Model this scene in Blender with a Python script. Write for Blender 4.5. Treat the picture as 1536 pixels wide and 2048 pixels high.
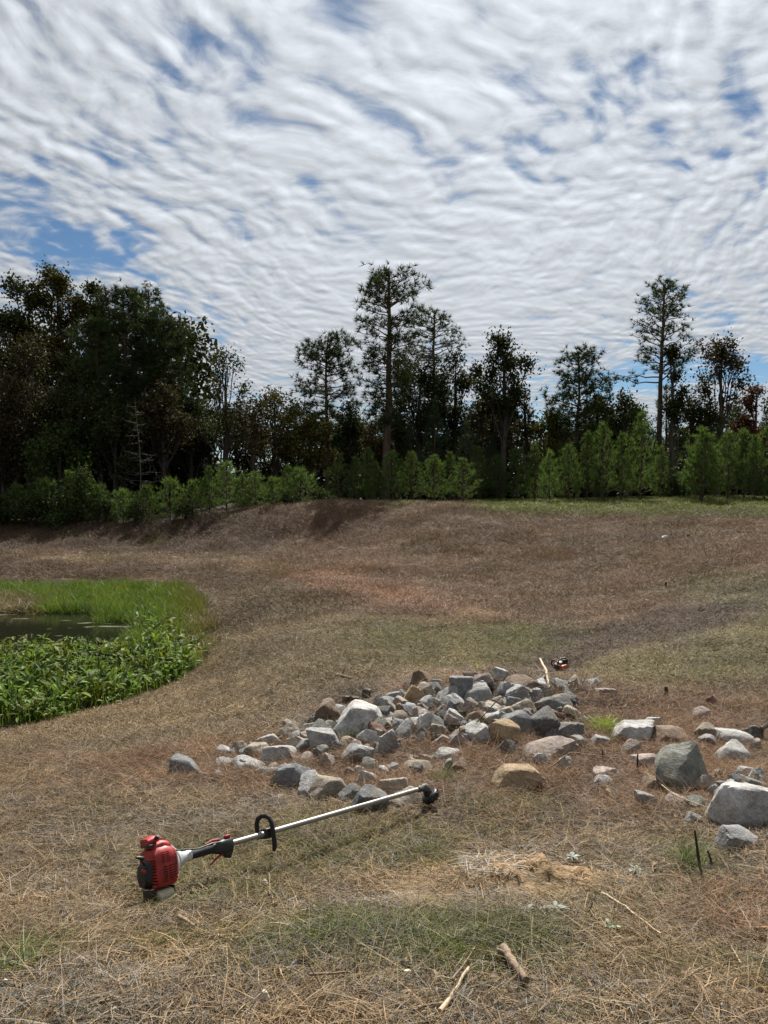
import bpy, bmesh, math, random
import numpy as np
from mathutils import Vector, Matrix, Euler

# ------------------------------------------------------------------ scene, camera, sky, sun
SC = bpy.context.scene
for o in list(bpy.data.objects):
    bpy.data.objects.remove(o)
COL = SC.collection
random.seed(7)
RNG = np.random.default_rng(7)
PI = math.pi
FPX = 1538.0            # focal length in pixels of the 1536 x 2048 photograph
PITCH = -math.atan(74.0 / FPX)
EYE = 1.65              # eye height above the ground at the photographer's feet

cam_d = bpy.data.cameras.new('camera')
cam_d.sensor_fit = 'VERTICAL'
cam_d.sensor_height = 24.0
cam_d.lens = 24.0 * FPX / 2048.0
cam_d.clip_start = 0.05
cam_d.clip_end = 20000.0
cam = bpy.data.objects.new('camera', cam_d)
cam.location = (0, 0, EYE)
cam.rotation_euler = (PI / 2 + PITCH, 0, 0)
COL.objects.link(cam)
SC.camera = cam

SUN_EL, SUN_AZ = math.radians(45.0), math.radians(9.0)    # azimuth to the right of the view direction
sun_dir = Vector((math.sin(SUN_AZ) * math.cos(SUN_EL), math.cos(SUN_AZ) * math.cos(SUN_EL), math.sin(SUN_EL)))
sun_d = bpy.data.lights.new('sun', 'SUN')
sun_d.energy = 5.0
sun_d.angle = math.radians(0.6)
sun_d.color = (1.0, 0.95, 0.87)
sun = bpy.data.objects.new('sun', sun_d)
sun.rotation_euler = sun_dir.to_track_quat('Z', 'Y').to_euler()
sun.location = (6, 30, 60)
COL.objects.link(sun)

SC.view_settings.view_transform = 'Standard'
SC.view_settings.look = 'None'
SC.view_settings.exposure = 0.80
SC.view_settings.gamma = 1.0
SC.view_settings.use_curve_mapping = False
SC.cycles.max_bounces = 5
SC.cycles.diffuse_bounces = 3
SC.cycles.glossy_bounces = 2
SC.cycles.transmission_bounces = 3
SC.cycles.transparent_max_bounces = 6
SC.cycles.caustics_reflective = False
SC.cycles.caustics_refractive = False


class NT:
    """small helper to write node trees"""
    def __init__(self, tree):
        self.t = tree

    def n(self, typ, **kw):
        nd = self.t.nodes.new(typ)
        ins = kw.pop('ins', {})
        for k, v in kw.items():
            setattr(nd, k, v)
        for k, v in ins.items():
            self.put(nd.inputs[k], v)
        return nd

    def put(self, sock, v):
        if isinstance(v, bpy.types.NodeSocket):
            self.t.links.new(v, sock)
        elif isinstance(v, bpy.types.Node):
            self.t.links.new(v.outputs[0], sock)
        else:
            sock.default_value = v

    def m(self, op, a, b=None, c=None, clamp=False):
        nd = self.t.nodes.new('ShaderNodeMath')
        nd.operation = op
        nd.use_clamp = clamp
        self.put(nd.inputs[0], a)
        if b is not None: self.put(nd.inputs[1], b)
        if c is not None: self.put(nd.inputs[2], c)
        return nd.outputs[0]

    def v(self, op, a, b=None, scale=None):
        nd = self.t.nodes.new('ShaderNodeVectorMath')
        nd.operation = op
        self.put(nd.inputs[0], a)
        if b is not None: self.put(nd.inputs[1], b)
        if scale is not None: self.put(nd.inputs['Scale'], scale)
        return nd.outputs['Value'] if op in ('DOT_PRODUCT', 'LENGTH', 'DISTANCE') else nd.outputs[0]

    def xyz(self, x, y, z):
        return self.n('ShaderNodeCombineXYZ', ins={0: x, 1: y, 2: z}).outputs[0]

    def noise(self, vec, scale, detail=3.0, rough=0.55, dist=0.0, out=0, dim='3D'):
        nd = self.n('ShaderNodeTexNoise', noise_dimensions=dim,
                    ins={'Vector': vec, 'Scale': scale, 'Detail': detail, 'Roughness': rough, 'Distortion': dist})
        return nd.outputs[out]

    def mix(self, f, a, b, mode='MIX'):
        nd = self.t.nodes.new('ShaderNodeMix')
        nd.data_type = 'RGBA'
        nd.blend_type = mode
        self.put(nd.inputs[0], f)
        for s, x in ((nd.inputs[6], a), (nd.inputs[7], b)):
            if isinstance(x, (tuple, list)) and len(x) == 3: x = (*x, 1.0)
            self.put(s, x)
        return nd.outputs[2]

    def mr(self, x, a, b, c=0.0, d=1.0, smooth=True):
        nd = self.t.nodes.new('ShaderNodeMapRange')
        nd.interpolation_type = 'SMOOTHSTEP' if smooth else 'LINEAR'
        for i, q in enumerate((x, a, b, c, d)):
            self.put(nd.inputs[i], q)
        return nd.outputs[0]


# ------------------------------------------------------------------ pixel <-> world
def pix_ray(u, v):
    xr, yr = (u - 768.0) / FPX, -(v - 1024.0) / FPX
    c, s = math.cos(PITCH), math.sin(PITCH)
    return xr, c - yr * s, s + yr * c            # world x, y, z

def pix_at(u, v, Y):
    x, y, z = pix_ray(u, v)
    k = Y / y
    return x * k, Y, EYE + z * k

def project(x, y, z):
    c, s = math.cos(PITCH), math.sin(PITCH)
    zz = z - EYE
    f = np.maximum(y * c + zz * s, 1e-3)
    up = -y * s + zz * c
    return 768.0 + FPX * x / f, 1024.0 - FPX * up / f
# ------------------------------------------------------------------ the sky: Nishita blue behind a rippled high cloud sheet
world = bpy.data.worlds.new('World')
SC.world = world
world.use_nodes = True
wt = world.node_tree
wt.nodes.clear()
W = NT(wt)

def sky_uv(u, v, k=0.15):
    """cloud-sheet coordinates of the direction seen at a pixel"""
    x, y, z = pix_ray(u, v)
    l = math.sqrt(x * x + y * y + z * z)
    return x / l / (z / l + k), y / l / (z / l + k)

def _n2(self, vec, scale, detail=3.0, rough=0.55, dist=0.0, out=0):
    return self.noise(vec, scale, detail, rough, dist, out, '2D')
NT.noise2 = _n2

def cloud_group():
    g = bpy.data.node_groups.new('cloud_sheet', 'ShaderNodeTree')
    g.interface.new_socket('P', in_out='INPUT', socket_type='NodeSocketVector')
    g.interface.new_socket('Density', in_out='OUTPUT', socket_type='NodeSocketFloat')
    gi = g.nodes.new('NodeGroupInput'); go = g.nodes.new('NodeGroupOutput')
    N = NT(g)
    P = gi.outputs[0]
    # large slow warp bends the ripples
    w1 = N.v('SUBTRACT', N.noise2(P, 0.42, 1.0, 0.5, out=1), (0.5, 0.5, 0.5))
    Q = N.v('ADD', P, N.v('SCALE', w1, scale=0.9))
    w2 = N.v('SUBTRACT', N.noise2(P, 2.1, 2.0, 0.5, out=1), (0.5, 0.5, 0.5))
    Q = N.v('ADD', Q, N.v('SCALE', w2, scale=0.20))
    # ripples: lines that run to the right and away, flatter far off
    sp = N.n('ShaderNodeSeparateXYZ', ins={0: Q})
    px, py = sp.outputs[0], sp.outputs[1]
    def band(a, s1, s2, z, det):
        al = N.m('ADD', N.m('MULTIPLY', px, math.cos(a) * s1), N.m('MULTIPLY', py, math.sin(a) * s1))
        ac = N.m('SUBTRACT', N.m('MULTIPLY', py, math.cos(a) * s2), N.m('MULTIPLY', px, math.sin(a) * s2))
        return N.noise2(N.xyz(N.m('ADD', al, z), ac, 0.0), 1.0, det, 0.5, 0.25)
    rip = band(1.22, 5.6, 14.5, 3.3, 1.6)
    ripb = band(0.12, 4.0, 15.0, 9.1, 1.5)
    L = N.v('SUBTRACT', P, (1.15, 3.3, 0)); 
    ms = N.m('EXPONENT', N.m('MULTIPLY', N.v('DOT_PRODUCT', L, L), -0.9))
    rip = N.n('ShaderNodeMix', ins={0: ms, 2: rip, 3: ripb}).outputs[0]
    rip2 = band(1.1, 3.4, 7.5, 5.7, 1.0)
    # billows
    vo = N.n('ShaderNodeTexVoronoi', feature='SMOOTH_F1', voronoi_dimensions='2D',
             ins={'Vector': N.v('ADD', Q, N.v('SCALE', N.v('SUBTRACT', N.noise2(P, 9.0, 2.0, 0.6, out=1), (0.5, 0.5, 0.5)), scale=0.07)), 'Scale': 15.0, 'Smoothness': 0.6})
    bil = N.m('SUBTRACT', 0.55, vo.outputs['Distance'])
    fine = N.noise2(Q, 26.0, 4.0, 0.62, 0.3)
    big = N.noise2(P, 0.75, 2.0, 0.5)
    d = N.m('MULTIPLY', N.m('SUBTRACT', rip, 0.5), 2.0)
    d = N.m('ADD', d, N.m('MULTIPLY', N.m('SUBTRACT', rip2, 0.5), 1.0))
    d = N.m('ADD', d, N.m('MULTIPLY', bil, 0.95))
    d = N.m('ADD', d, N.m('MULTIPLY', N.m('SUBTRACT', fine, 0.5), 0.85))
    d = N.m('ADD', d, N.m('MULTIPLY', N.m('SUBTRACT', big, 0.5), 0.9))
    g.links.new(d, go.inputs[0])
    return g

CG = cloud_group()
tc = W.n('ShaderNodeTexCoord')
D0 = W.v('NORMALIZE', tc.outputs['Generated'])
sepd = W.n('ShaderNodeSeparateXYZ', ins={0: D0})
dz = W.m('MAXIMUM', sepd.outputs[2], 0.0)
k = W.m('ADD', dz, 0.15)
P0 = W.xyz(W.m('DIVIDE', sepd.outputs[0], k), W.m('DIVIDE', sepd.outputs[1], k), 0.0)
def cg(vec):
    nd = wt.nodes.new('ShaderNodeGroup'); nd.node_tree = CG
    wt.links.new(vec, nd.inputs[0])
    return nd.outputs[0]
dens = cg(P0)
sx, sy = sun_dir.x / sun_dir.z, sun_dir.y / sun_dir.z
tosun = W.v('SCALE', W.v('NORMALIZE', W.v('SUBTRACT', (sx, sy, 0), P0)), scale=0.028)
dens2 = cg(W.v('ADD', P0, tosun))
relief = W.m('SUBTRACT', dens, dens2)                  # > 0 on the side that faces the sun
# named openings and thick places of the sheet
blobs = [((340, 190, 210, 90), -0.10), ((560, 120, 230, 100), -0.30), ((690, 70, 70, 60), -0.25), ((150, 500, 95, 50), -1.1),
         ((330, 620, 120, 60), -0.35), ((60, 470, 120, 60), -0.35), ((1500, 740, 170, 22), -1.3), ((1260, 765, 90, 22), -1.0), ((1010, 890, 160, 60), -1.1),
         ((560, 900, 260, 60), -0.8), ((1270, 200, 140, 60), -0.16), ((960, 300, 90, 70), -0.18), ((1500, 390, 90, 50), -0.25),
         ((880, 110, 170, 120), 0.5), ((1150, 470, 330, 130), 0.62), ((760, 620, 260, 90), 0.45), ((1100, 640, 260, 60), 0.35),
         ((90, 150, 170, 160), 0.22), ((1130, 90, 120, 90), 0.2), ((560, 480, 200, 90), 0.12)]
for (u, v, ru, rv), amp in blobs:
    cx, cy = sky_uv(u, v)
    ax, ay = sky_uv(u + ru, v); bx_, by_ = sky_uv(u, v - rv)
    rx = math.hypot(ax - cx, ay - cy)
    ry = math.hypot(bx_ - cx, by_ - cy)
    D = W.v('MULTIPLY', W.v('SUBTRACT', P0, (cx, cy, 0)), (1 / rx, 1 / max(ry, 0.1), 0))
    L = W.v('DOT_PRODUCT', D, D)
    dens = W.m('MULTIPLY_ADD', W.m('EXPONENT', W.m('MULTIPLY', L, -0.8)), amp, dens)
cover = W.mr(dens, -1.05, 0.20)
thick = W.mr(dens, -0.1, 1.0)
sky = W.n('ShaderNodeTexSky', sky_type='NISHITA', sun_disc=False, sun_elevation=SUN_EL,
          sun_rotation=SUN_AZ, altitude=200.0, air_density=0.75, dust_density=0.15, ozone_density=3.0)
blue = W.v('MULTIPLY', sky.outputs[0], (0.056, 0.066, 0.067))
cosun = W.v('DOT_PRODUCT', D0, tuple(sun_dir))
glow = W.m('POWER', W.m('MAXIMUM', W.m('MULTIPLY_ADD', cosun, 0.5, 0.5), 0.0), 6.0)
base = W.m('MULTIPLY_ADD', glow, 0.44, 0.37)
shade = W.m('MULTIPLY_ADD', relief, 0.27, 1.0)
shade = W.m('MINIMUM', W.m('MAXIMUM', shade, 0.62), 1.32)
shade = W.m('MULTIPLY', shade, W.m('MULTIPLY_ADD', thick, 0.12, 0.86))
lum = W.m('MULTIPLY', base, shade)
ccol = W.v('SCALE', (0.93, 0.985, 1.06), scale=lum)
horizon = W.mr(dz, 0.0, 0.16)
ccol = W.mix(horizon, W.v('MULTIPLY', ccol, (0.96, 0.99, 1.0)), ccol)
skc = W.mix(cover, blue, ccol)
ground_far = W.mr(sepd.outputs[2], -0.03, 0.0)
skc = W.mix(ground_far, (0.10, 0.10, 0.09), skc)
bg = W.n('ShaderNodeBackground', ins={'Color': skc, 'Strength': 0.64})
wo = W.n('ShaderNodeOutputWorld')
wt.links.new(bg.outputs[0], wo.inputs['Surface'])
world.cycles.sampling_method = 'MANUAL'
world.cycles.sample_map_resolution = 512
# ------------------------------------------------------------------ numpy noise
_perm = np.random.default_rng(11).permutation(256)
_perm = np.concatenate([_perm, _perm, _perm])
_gr = np.random.default_rng(12).normal(size=(256, 3))
_gr /= np.linalg.norm(_gr, axis=1)[:, None]

def perlin(x, y, z=0.0):
    x = np.asarray(x, float); y = np.asarray(y, float); z = np.zeros_like(x) + z
    xi, yi, zi = np.floor(x).astype(int), np.floor(y).astype(int), np.floor(z).astype(int)
    fx, fy, fz = x - xi, y - yi, z - zi
    u, v, w = (t * t * t * (t * (t * 6 - 15) + 10) for t in (fx, fy, fz))
    xi &= 255; yi &= 255; zi &= 255
    def g(a, b, c):
        h = _perm[_perm[_perm[xi + a] + yi + b] + zi + c]
        q = _gr[h]
        return q[..., 0] * (fx - a) + q[..., 1] * (fy - b) + q[..., 2] * (fz - c)
    def lp(t, a, b): return a + t * (b - a)
    return lp(w, lp(v, lp(u, g(0, 0, 0), g(1, 0, 0)), lp(u, g(0, 1, 0), g(1, 1, 0))),
              lp(v, lp(u, g(0, 0, 1), g(1, 0, 1)), lp(u, g(0, 1, 1), g(1, 1, 1))))

def fbm(x, y, z=0.0, octs=4, rough=0.5):
    s = 0; a = 1.0; f = 1.0
    for i in range(octs):
        s = s + a * perlin(np.asarray(x) * f + 17.3 * i, np.asarray(y) * f + 5.1 * i, np.asarray(z) * f + 3.7 * i)
        a *= rough; f *= 2.03
    return s

def smooth(x, a, b):
    t = np.clip((x - a) / (b - a), 0, 1)
    return t * t * (3 - 2 * t)

# ------------------------------------------------------------------ the lie of the land: heights measured at points of the place
WATER_Z = EYE - 3.12
CP = []
for u, v, Y in [
    # foreground, sloping gently down
    (768, 2048, 2.03), (100, 2048, 2.03), (1450, 2048, 2.03), (768, 1740, 3.66), (200, 1760, 3.55), (1400, 1760, 3.45),
    (860, 1585, 4.85), (300, 1600, 4.75), (1350, 1600, 4.55), (60, 1600, 4.9), (1530, 1700, 3.7),
    (600, 1500, 5.85), (100, 1500, 6.7), (1000, 1500, 5.7), (1400, 1500, 5.6),
    # stone heap and what lies just behind it
    (950, 1425, 6.75), (1080, 1395, 7.4), (1250, 1400, 7.3), (700, 1440, 6.9), (1530, 1400, 7.1), (900, 1385, 7.7), (1000, 1370, 8.1),
    (800, 1330, 9.8), (1000, 1330, 10.1), (1127, 1347, 9.6), (1250, 1330, 9.2), (1480, 1320, 8.9),
    # bottom of the grassy hollow and its path
    (900, 1260, 12.9), (1060, 1290, 11.9), (780, 1200, 16.0), (650, 1160, 18.8), (480, 1128, 23.3), (260, 1118, 25.3), (40, 1112, 25.8),
    # right hand side
    (1180, 1280, 11.9), (1300, 1225, 13.4), (1300, 1300, 9.9), (1480, 1240, 11.4), (1530, 1160, 14.6), (1350, 1170, 16.6), (1150, 1180, 17.6),
    (1000, 1100, 23.2), (1250, 1090, 22.6), (1500, 1080, 20.2), (1530, 1030, 24.5), (1300, 1030, 27.0), (1100, 1020, 28.5), (1050, 1150, 20.2), (900, 1130, 21.6),
    (900, 1014, 28.5), (1100, 1003, 37.0), (1300, 1000, 38.0), (1530, 1000, 36.0), (800, 1100, 23.6), (880, 1175, 18.4),
    # left bank and the rise before the wood
    (700, 1018, 28.8), (550, 1028, 29.4), (400, 1041, 30.3), (200, 1049, 31.0), (0, 1056, 31.0), (560, 1080, 27.4), (300, 1088, 28.7), (60, 1088, 28.9), (640, 1110, 24.0),
    (-200, 1056, 31.5), (-250, 1110, 24.5),
    (700, 1007, 34.0), (900, 1005, 34.0), (550, 1017, 34.0), (400, 1031, 34.5), (200, 1040, 35.0), (700, 1000, 38.5), (500, 1004, 39.0),
    (800, 1016, 29.2), (620, 1023, 29.2), (1000, 1018, 29.5),
    # pond side
    (500, 1200, 17.2), (550, 1340, 9.9), (700, 1260, 13.0), (420, 1420, 8.3), (600, 1250, 13.6), (480, 1290, 12.0), (450, 1350, 10.6),
    (100, 1436, 9.75), (260, 1392, 10.75), (-120, 1470, 9.1), (390, 1345, 12.0), (418, 1290, 14.0), (412, 1220, 17.6), (330, 1172, 21.4), (150, 1166, 22.0), (-100, 1166, 22.0),
]:
    CP.append(pix_at(u, v, Y))
for u, v in [(50, 1380), (200, 1340), (320, 1300), (60, 1300), (200, 1250), (340, 1230), (60, 1230), (250, 1200), (-150, 1340), (-150, 1230)]:
    x, y, z = pix_ray(u, v)
    k = (WATER_Z - EYE) / z
    CP.append((x * k, y * k, WATER_Z - 0.16))
for p in [(0, 0, 0.02), (-3, 0, -.1), (3, 0, .05), (0, -4, 0.1), (-8, -2, -.5), (8, -2, .2), (8, 6, -.35), (-9, 6, -1.25), (0, -15, .4), (-14, 10, -1.5),
          (14, 12, -.3), (20, 20, -.25), (22, 30, .1), (30, 38, .3), (-24, 16, -1.3), (-24, 30, -.5), (-30, 40, -.3), (-12, 38, -.3), (0, 40, .25), (14, 42, .35),
          (-20, 55, -1.2), (0, 55, -.8), (20, 55, -.6), (35, 5, 0), (-35, 5, -1), (40, 60, -1.5), (-40, 60, -2), (30, -15, .3), (-30, -15, -.5), (0, 75, -3.5), (30, 78, -4), (-30, 78, -4)]:
    CP.append(p)
CP = np.array(CP)
def _phi(r2): return 0.5 * r2 * np.log(np.maximum(r2, 1e-9))
_n = len(CP)
_d2 = ((CP[:, None, :2] - CP[None, :, :2]) ** 2).sum(-1)
_A = np.zeros((_n + 3, _n + 3)); _A[:_n, :_n] = _phi(_d2) + np.eye(_n) * 0.04
_A[:_n, _n] = 1; _A[:_n, _n + 1:] = CP[:, :2]; _A[_n, :_n] = 1; _A[_n + 1:, :_n] = CP[:, :2].T
_w = np.linalg.solve(_A, np.concatenate([CP[:, 2], np.zeros(3)]))

def base_z(x, y):
    x = np.atleast_1d(np.asarray(x, float)); y = np.atleast_1d(np.asarray(y, float))
    sh = x.shape; x = x.ravel(); y = y.ravel()
    out = np.empty(len(x))
    for i in range(0, len(x), 60000):
        xs, ys = x[i:i + 60000], y[i:i + 60000]
        r2 = (xs[:, None] - CP[None, :, 0]) ** 2 + (ys[:, None] - CP[None, :, 1]) ** 2
        out[i:i + 60000] = _phi(r2) @ _w[:_n] + _w[_n] + xs * _w[_n + 1] + ys * _w[_n + 2]
    R = np.hypot(x, y)
    far = -8.0 + 2.5 * perlin(x / 300, y / 300)
    t = smooth(R, 55, 95)
    return (out * (1 - t) + far * t).reshape(sh)

def rough_z(x, y):
    """clods, mower ruts and tussocks"""
    x = np.asarray(x, float); y = np.asarray(y, float)
    R = np.hypot(x, y)
    slope_zone = smooth(y, 9, 16) * (1 - smooth(y, 31, 35))
    a = 0.030 * fbm(x * 1.6, y * 1.6, 1.0, 3)
    b = (0.022 + 0.050 * slope_zone) * fbm(x * 3.6, y * 5.2, 5.0, 3)
    b = b + 0.05 * slope_zone * smooth(fbm(x * 2.1, y * 3.1, 77.0, 2), 0.25, 0.55)
    c = 0.010 * np.abs(fbm(x * 14, y * 14, 9.0, 2)) * (1 - smooth(R, 9, 16))
    d = 0.09 * slope_zone * fbm(x * 0.7, y * 1.3, 2.0, 2)
    mound = 0.09 * np.exp(-(((x - 0.72) / 0.30) ** 2 + ((y - 3.42) / 0.16) ** 2)) * (1 + 1.2 * fbm(x * 9, y * 9, 3, 3))
    heap = 0.24 * np.exp(-(((x - 0.95) / 1.05) ** 2 + ((y - 7.15) / 0.85) ** 2)) + 0.10 * np.exp(-(((x + 0.1) / 0.9) ** 2 + ((y - 6.35) / 0.6) ** 2))
    return a + b + c + d + mound + heap

def ground_z(x, y):
    return base_z(x, y) + rough_z(x, y)

def gz(x, y):
    return float(ground_z(np.array([x]), np.array([y]))[0])

def top(p):
    """up from the soil onto the layer of cut straw"""
    return 0.030 if p.y < 7 else (0.02 if p.y < 12 else 0.0)

def hit(u, v, far=80.0):
    """where the line of sight through a pixel meets the ground"""
    d = np.array(pix_ray(u, v)); d = d / d[1]
    t = np.geomspace(1.2, far, 420)
    P = d[None] * t[:, None]
    h = EYE + P[:, 2] - ground_z(P[:, 0], P[:, 1])
    i = int(np.argmax(h < 0)) if (h < 0).any() else len(t) - 1
    if i > 0:
        a, b = t[i - 1], t[i]
        k = h[i - 1] / (h[i - 1] - h[i] + 1e-12)
        tt = a + (b - a) * min(max(k, 0), 1)
    else:
        tt = t[0]
    return Vector((d[0] * tt, tt, gz(d[0] * tt, tt)))

# ------------------------------------------------------------------ what grows where (surface colours, shade painted in at places, linear)
def blob(u, v, cu, cv, ru, rv, soft=0.35):
    r = np.sqrt(((u - cu) / ru) ** 2 + ((v - cv) / rv) ** 2)
    return 1 - smooth(r, 1 - soft, 1 + soft)

def band_mask(u, v, pts, hw):
    best = np.full(u.shape, 1e9)
    for (a, b), (c, d) in zip(pts[:-1], pts[1:]):
        # thickness measured along v, the way the strip is seen
        t = np.clip(((u - a) * (c - a) + (v - b) * (d - b) * 6) / ((c - a) ** 2 + (d - b) ** 2 * 6 + 1e-9), 0, 1)
        best = np.minimum(best, np.hypot((u - (a + t * (c - a))) * 0.35, v - (b + t * (d - b))))
    return 1 - smooth(best, hw * 0.5, hw * 1.4)

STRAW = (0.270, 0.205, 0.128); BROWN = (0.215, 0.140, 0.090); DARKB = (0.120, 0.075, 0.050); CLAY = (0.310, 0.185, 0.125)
OLIVE = (0.175, 0.150, 0.055); GREEN = (0.105, 0.140, 0.045); RUST = (0.215, 0.125, 0.078); SAND = (0.360, 0.262, 0.160); LAWN = (0.105, 0.135, 0.030)

def cover(x, y):
    """returns colour (N,3), green share (N), rust share (N), bare share (N)"""
    x = np.asarray(x, float).ravel(); y = np.asarray(y, float).ravel()
    z = base_z(x, y)
    u, v = project(x, np.maximum(y, 0.6), z)
    n1 = fbm(x * 1.1, y * 1.1, 7.0, 4); n2 = fbm(x * 3.5, y * 3.5, 8.0, 3)
    un = u + 60 * n1 + 15 * n2; vn = v + (30 * n1 + 14 * n2) * np.clip((v - 950) / 350, 0.1, 1.5)
    col = np.tile(np.array(STRAW), (len(x), 1))
    green = np.zeros(len(x)); rust = np.zeros(len(x)); bare = np.zeros(len(x))
    def lay(m, c, g=None, r=None, b=None):
        nonlocal col, green, rust, bare
        m = np.clip(m, 0, 1)
        col = col * (1 - m[:, None]) + np.array(c) * m[:, None]
        green = green * (1 - m) + (g or 0) * m
        rust = rust * (1 - m) + (r or 0) * m
        bare = bare * (1 - m) + (b or 0) * m
    # slopes
    lay(1 - smooth(vn, 1235, 1300), BROWN)
    lay(blob(un, vn, 560, 1290, 240, 110) * 0.6, (0.200, 0.160, 0.095), 0.1)
    lay((1 - smooth(vn, 1110, 1175)) * (1 - smooth(un, 350, 800)) * 0.9, DARKB)  # dark reddish soil of the left bank, with shade put into its colour
    lay(blob(un, vn, 560, 1180, 170, 30) * 0.6, (0.160, 0.122, 0.072))
    lay(band_mask(un, vn, [(60, 1116), (300, 1120), (500, 1128), (660, 1158)], 12) * 0.85, (0.290, 0.205, 0.135), 0.1, 0, 0.4)
    lay(blob(un, vn, 600, 1142, 80, 12) * 0.5, OLIVE, 0.3)
    lay(band_mask(un, vn, [(640, 1158), (760, 1185), (840, 1212), (940, 1250)], 28) * 0.95, CLAY, 0, 0, 0.5)
    lay(band_mask(un, vn, [(640, 1040), (700, 1060), (690, 1120), (660, 1150)], 40) * 0.35, CLAY)
    # hollow with short green growth
    lay(blob(un, vn, 920, 1292, 240, 50) * 0.95, OLIVE, 0.45)
    lay(blob(un, vn, 1060, 1275, 110, 24) * 0.8, (0.140, 0.145, 0.040), 0.7)
    lay(blob(un, vn, 780, 1270, 70, 26) * 0.6, (0.145, 0.140, 0.042), 0.6)
    lay(band_mask(un, vn, [(1120, 1320), (1210, 1290), (1330, 1262), (1480, 1225), (1600, 1210)], 30) * 1.0, (0.115, 0.078, 0.055))
    edge = 1345 - (un - 1130) * 0.28
    lay(smooth(vn, edge - 10, edge + 22) * smooth(un, 1120, 1210) * (1 - smooth(vn, 1370, 1410)) * 0.75, (0.180, 0.168, 0.072), 0.5)
    lay(blob(un, vn, 1480, 1180, 160, 30) * 0.6, (0.155, 0.155, 0.075), 0.4)
    # lawn before the pines
    lawn = (1 - smooth(vn, 1015 + (u - 900) * 0.016, 1028 + (u - 900) * 0.022)) * smooth(un, 930, 1010)
    lay(lawn, LAWN, 1.0)
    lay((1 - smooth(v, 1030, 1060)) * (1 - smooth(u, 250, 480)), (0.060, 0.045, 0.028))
    # woodland floor
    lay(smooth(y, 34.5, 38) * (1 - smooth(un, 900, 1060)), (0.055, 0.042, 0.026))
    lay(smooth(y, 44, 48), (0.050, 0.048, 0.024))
    # pond rim and bed
    rim = (z < WATER_Z + 0.06) & (np.abs(x + 6) < 22) & (y < 24) & (y > 8)
    col[rim] = (0.075, 0.058, 0.035)
    # left foreground strip and straw needles
    lay(blob(un, vn, 130, 1555, 330, 45) * 0.6, (0.250, 0.165, 0.098), 0, 0.35)
    lay(blob(un, vn, 540, 1550, 290, 48) * 0.75, RUST, 0, 0.85)
    lay(blob(un, vn, 1230, 1510, 420, 125) * 0.85, RUST, 0, 1.0)
    lay(blob(un, vn, 880, 1440, 280, 66) * 0.9, (0.085, 0.062, 0.045), 0, 0.12, 0.97)  # ground in the heap core darkened to paint in shade between the stones
    lay(blob(un, vn, 1500, 1830, 190, 60) * 0.5, RUST, 0, 0.8)
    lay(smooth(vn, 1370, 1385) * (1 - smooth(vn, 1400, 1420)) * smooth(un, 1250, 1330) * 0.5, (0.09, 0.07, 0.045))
    # near green patches
    lay(blob(un, vn, 680, 1690, 250, 55) * 0.6, OLIVE, 0.65)
    lay(blob(un, vn, 430, 1740, 160, 70) * 0.55, OLIVE, 0.6)
    lay(blob(un, vn, 840, 1895, 310, 62) * 0.9, (0.110, 0.130, 0.046), 0.95)
    lay(blob(un, vn, 560, 1930, 130, 50) * 0.7, OLIVE, 0.7)
    lay(blob(un, vn, 1230, 1800, 200, 60) * 0.4, (0.125, 0.120, 0.065), 0.3)
    lay(blob(un, vn, 1010, 1620, 130, 40) * 0.5, OLIVE, 0.6)
    lay(blob(un, vn, 1380, 1720, 50, 40) * 0.6, GREEN, 0.7)
    lay(blob(un, vn, 20, 1920, 60, 30) * 0.7, GREEN, 0.7)
    lay(blob(un, vn, 1400, 1960, 180, 40) * 0.4, OLIVE, 0.5)
    lay(blob(un, vn, 950, 1768, 270, 50) * 0.9, (0.320, 0.240, 0.150), 0, 0, 0.75)
    lay(blob(u, v, 1080, 1762, 130, 36) * 1.0, SAND, 0, 0, 1.0)
    lay(blob(un, vn, 690, 1800, 90, 30) * 0.5, (0.320, 0.240, 0.150), 0, 0, 0.5)
    col = col * (0.80 - 0.20 * (1 - smooth(y, 6, 9)) * (1 - bare))[:, None] * (1 + 0.30 * n2[:, None] + 0.22 * n1[:, None])
    col = col * np.array([0.98, 0.915, 0.835])
    return np.clip(col, 0.01, 0.7), green, rust, bare

# ------------------------------------------------------------------ mesh helpers
def mesh_np(name, verts, faces, mats=(), smooth_f=False, tint=None, mat_idx=None):
    """verts (N,3), faces: one (M,k) array or a list of (M,k) arrays"""
    if isinstance(faces, np.ndarray): faces = [faces]
    faces = [np.asarray(f, dtype=np.int32) for f in faces if len(f)]
    me = bpy.data.meshes.new(name)
    verts = np.asarray(verts, dtype=np.float32)
    nl = sum(f.size for f in faces); nf = sum(len(f) for f in faces)
    me.vertices.add(len(verts)); me.vertices.foreach_set('co', verts.ravel())
    me.loops.add(nl); me.loops.foreach_set('vertex_index', np.concatenate([f.ravel() for f in faces]))
    me.polygons.add(nf)
    tot = np.concatenate([np.full(len(f), f.shape[1], dtype=np.int32) for f in faces])
    st = np.concatenate([[0], np.cumsum(tot)[:-1]]).astype(np.int32)
    me.polygons.foreach_set('loop_start', st)
    me.update(calc_edges=True)
    for m in mats: me.materials.append(m)
    if mat_idx is not None: me.polygons.foreach_set('material_index', np.asarray(mat_idx, dtype=np.int32))
    me.polygons.foreach_set('use_smooth', np.full(nf, smooth_f))
    if tint is not None:
        a = me.attributes.new('tint', 'FLOAT', 'FACE')
        a.data.foreach_set('value', np.asarray(tint, dtype=np.float32))
    me.validate()
    return me

def link(name, me, parent=None):
    o = bpy.data.objects.new(name, me)
    COL.objects.link(o)
    if parent is not None: o.parent = parent
    return o

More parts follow.
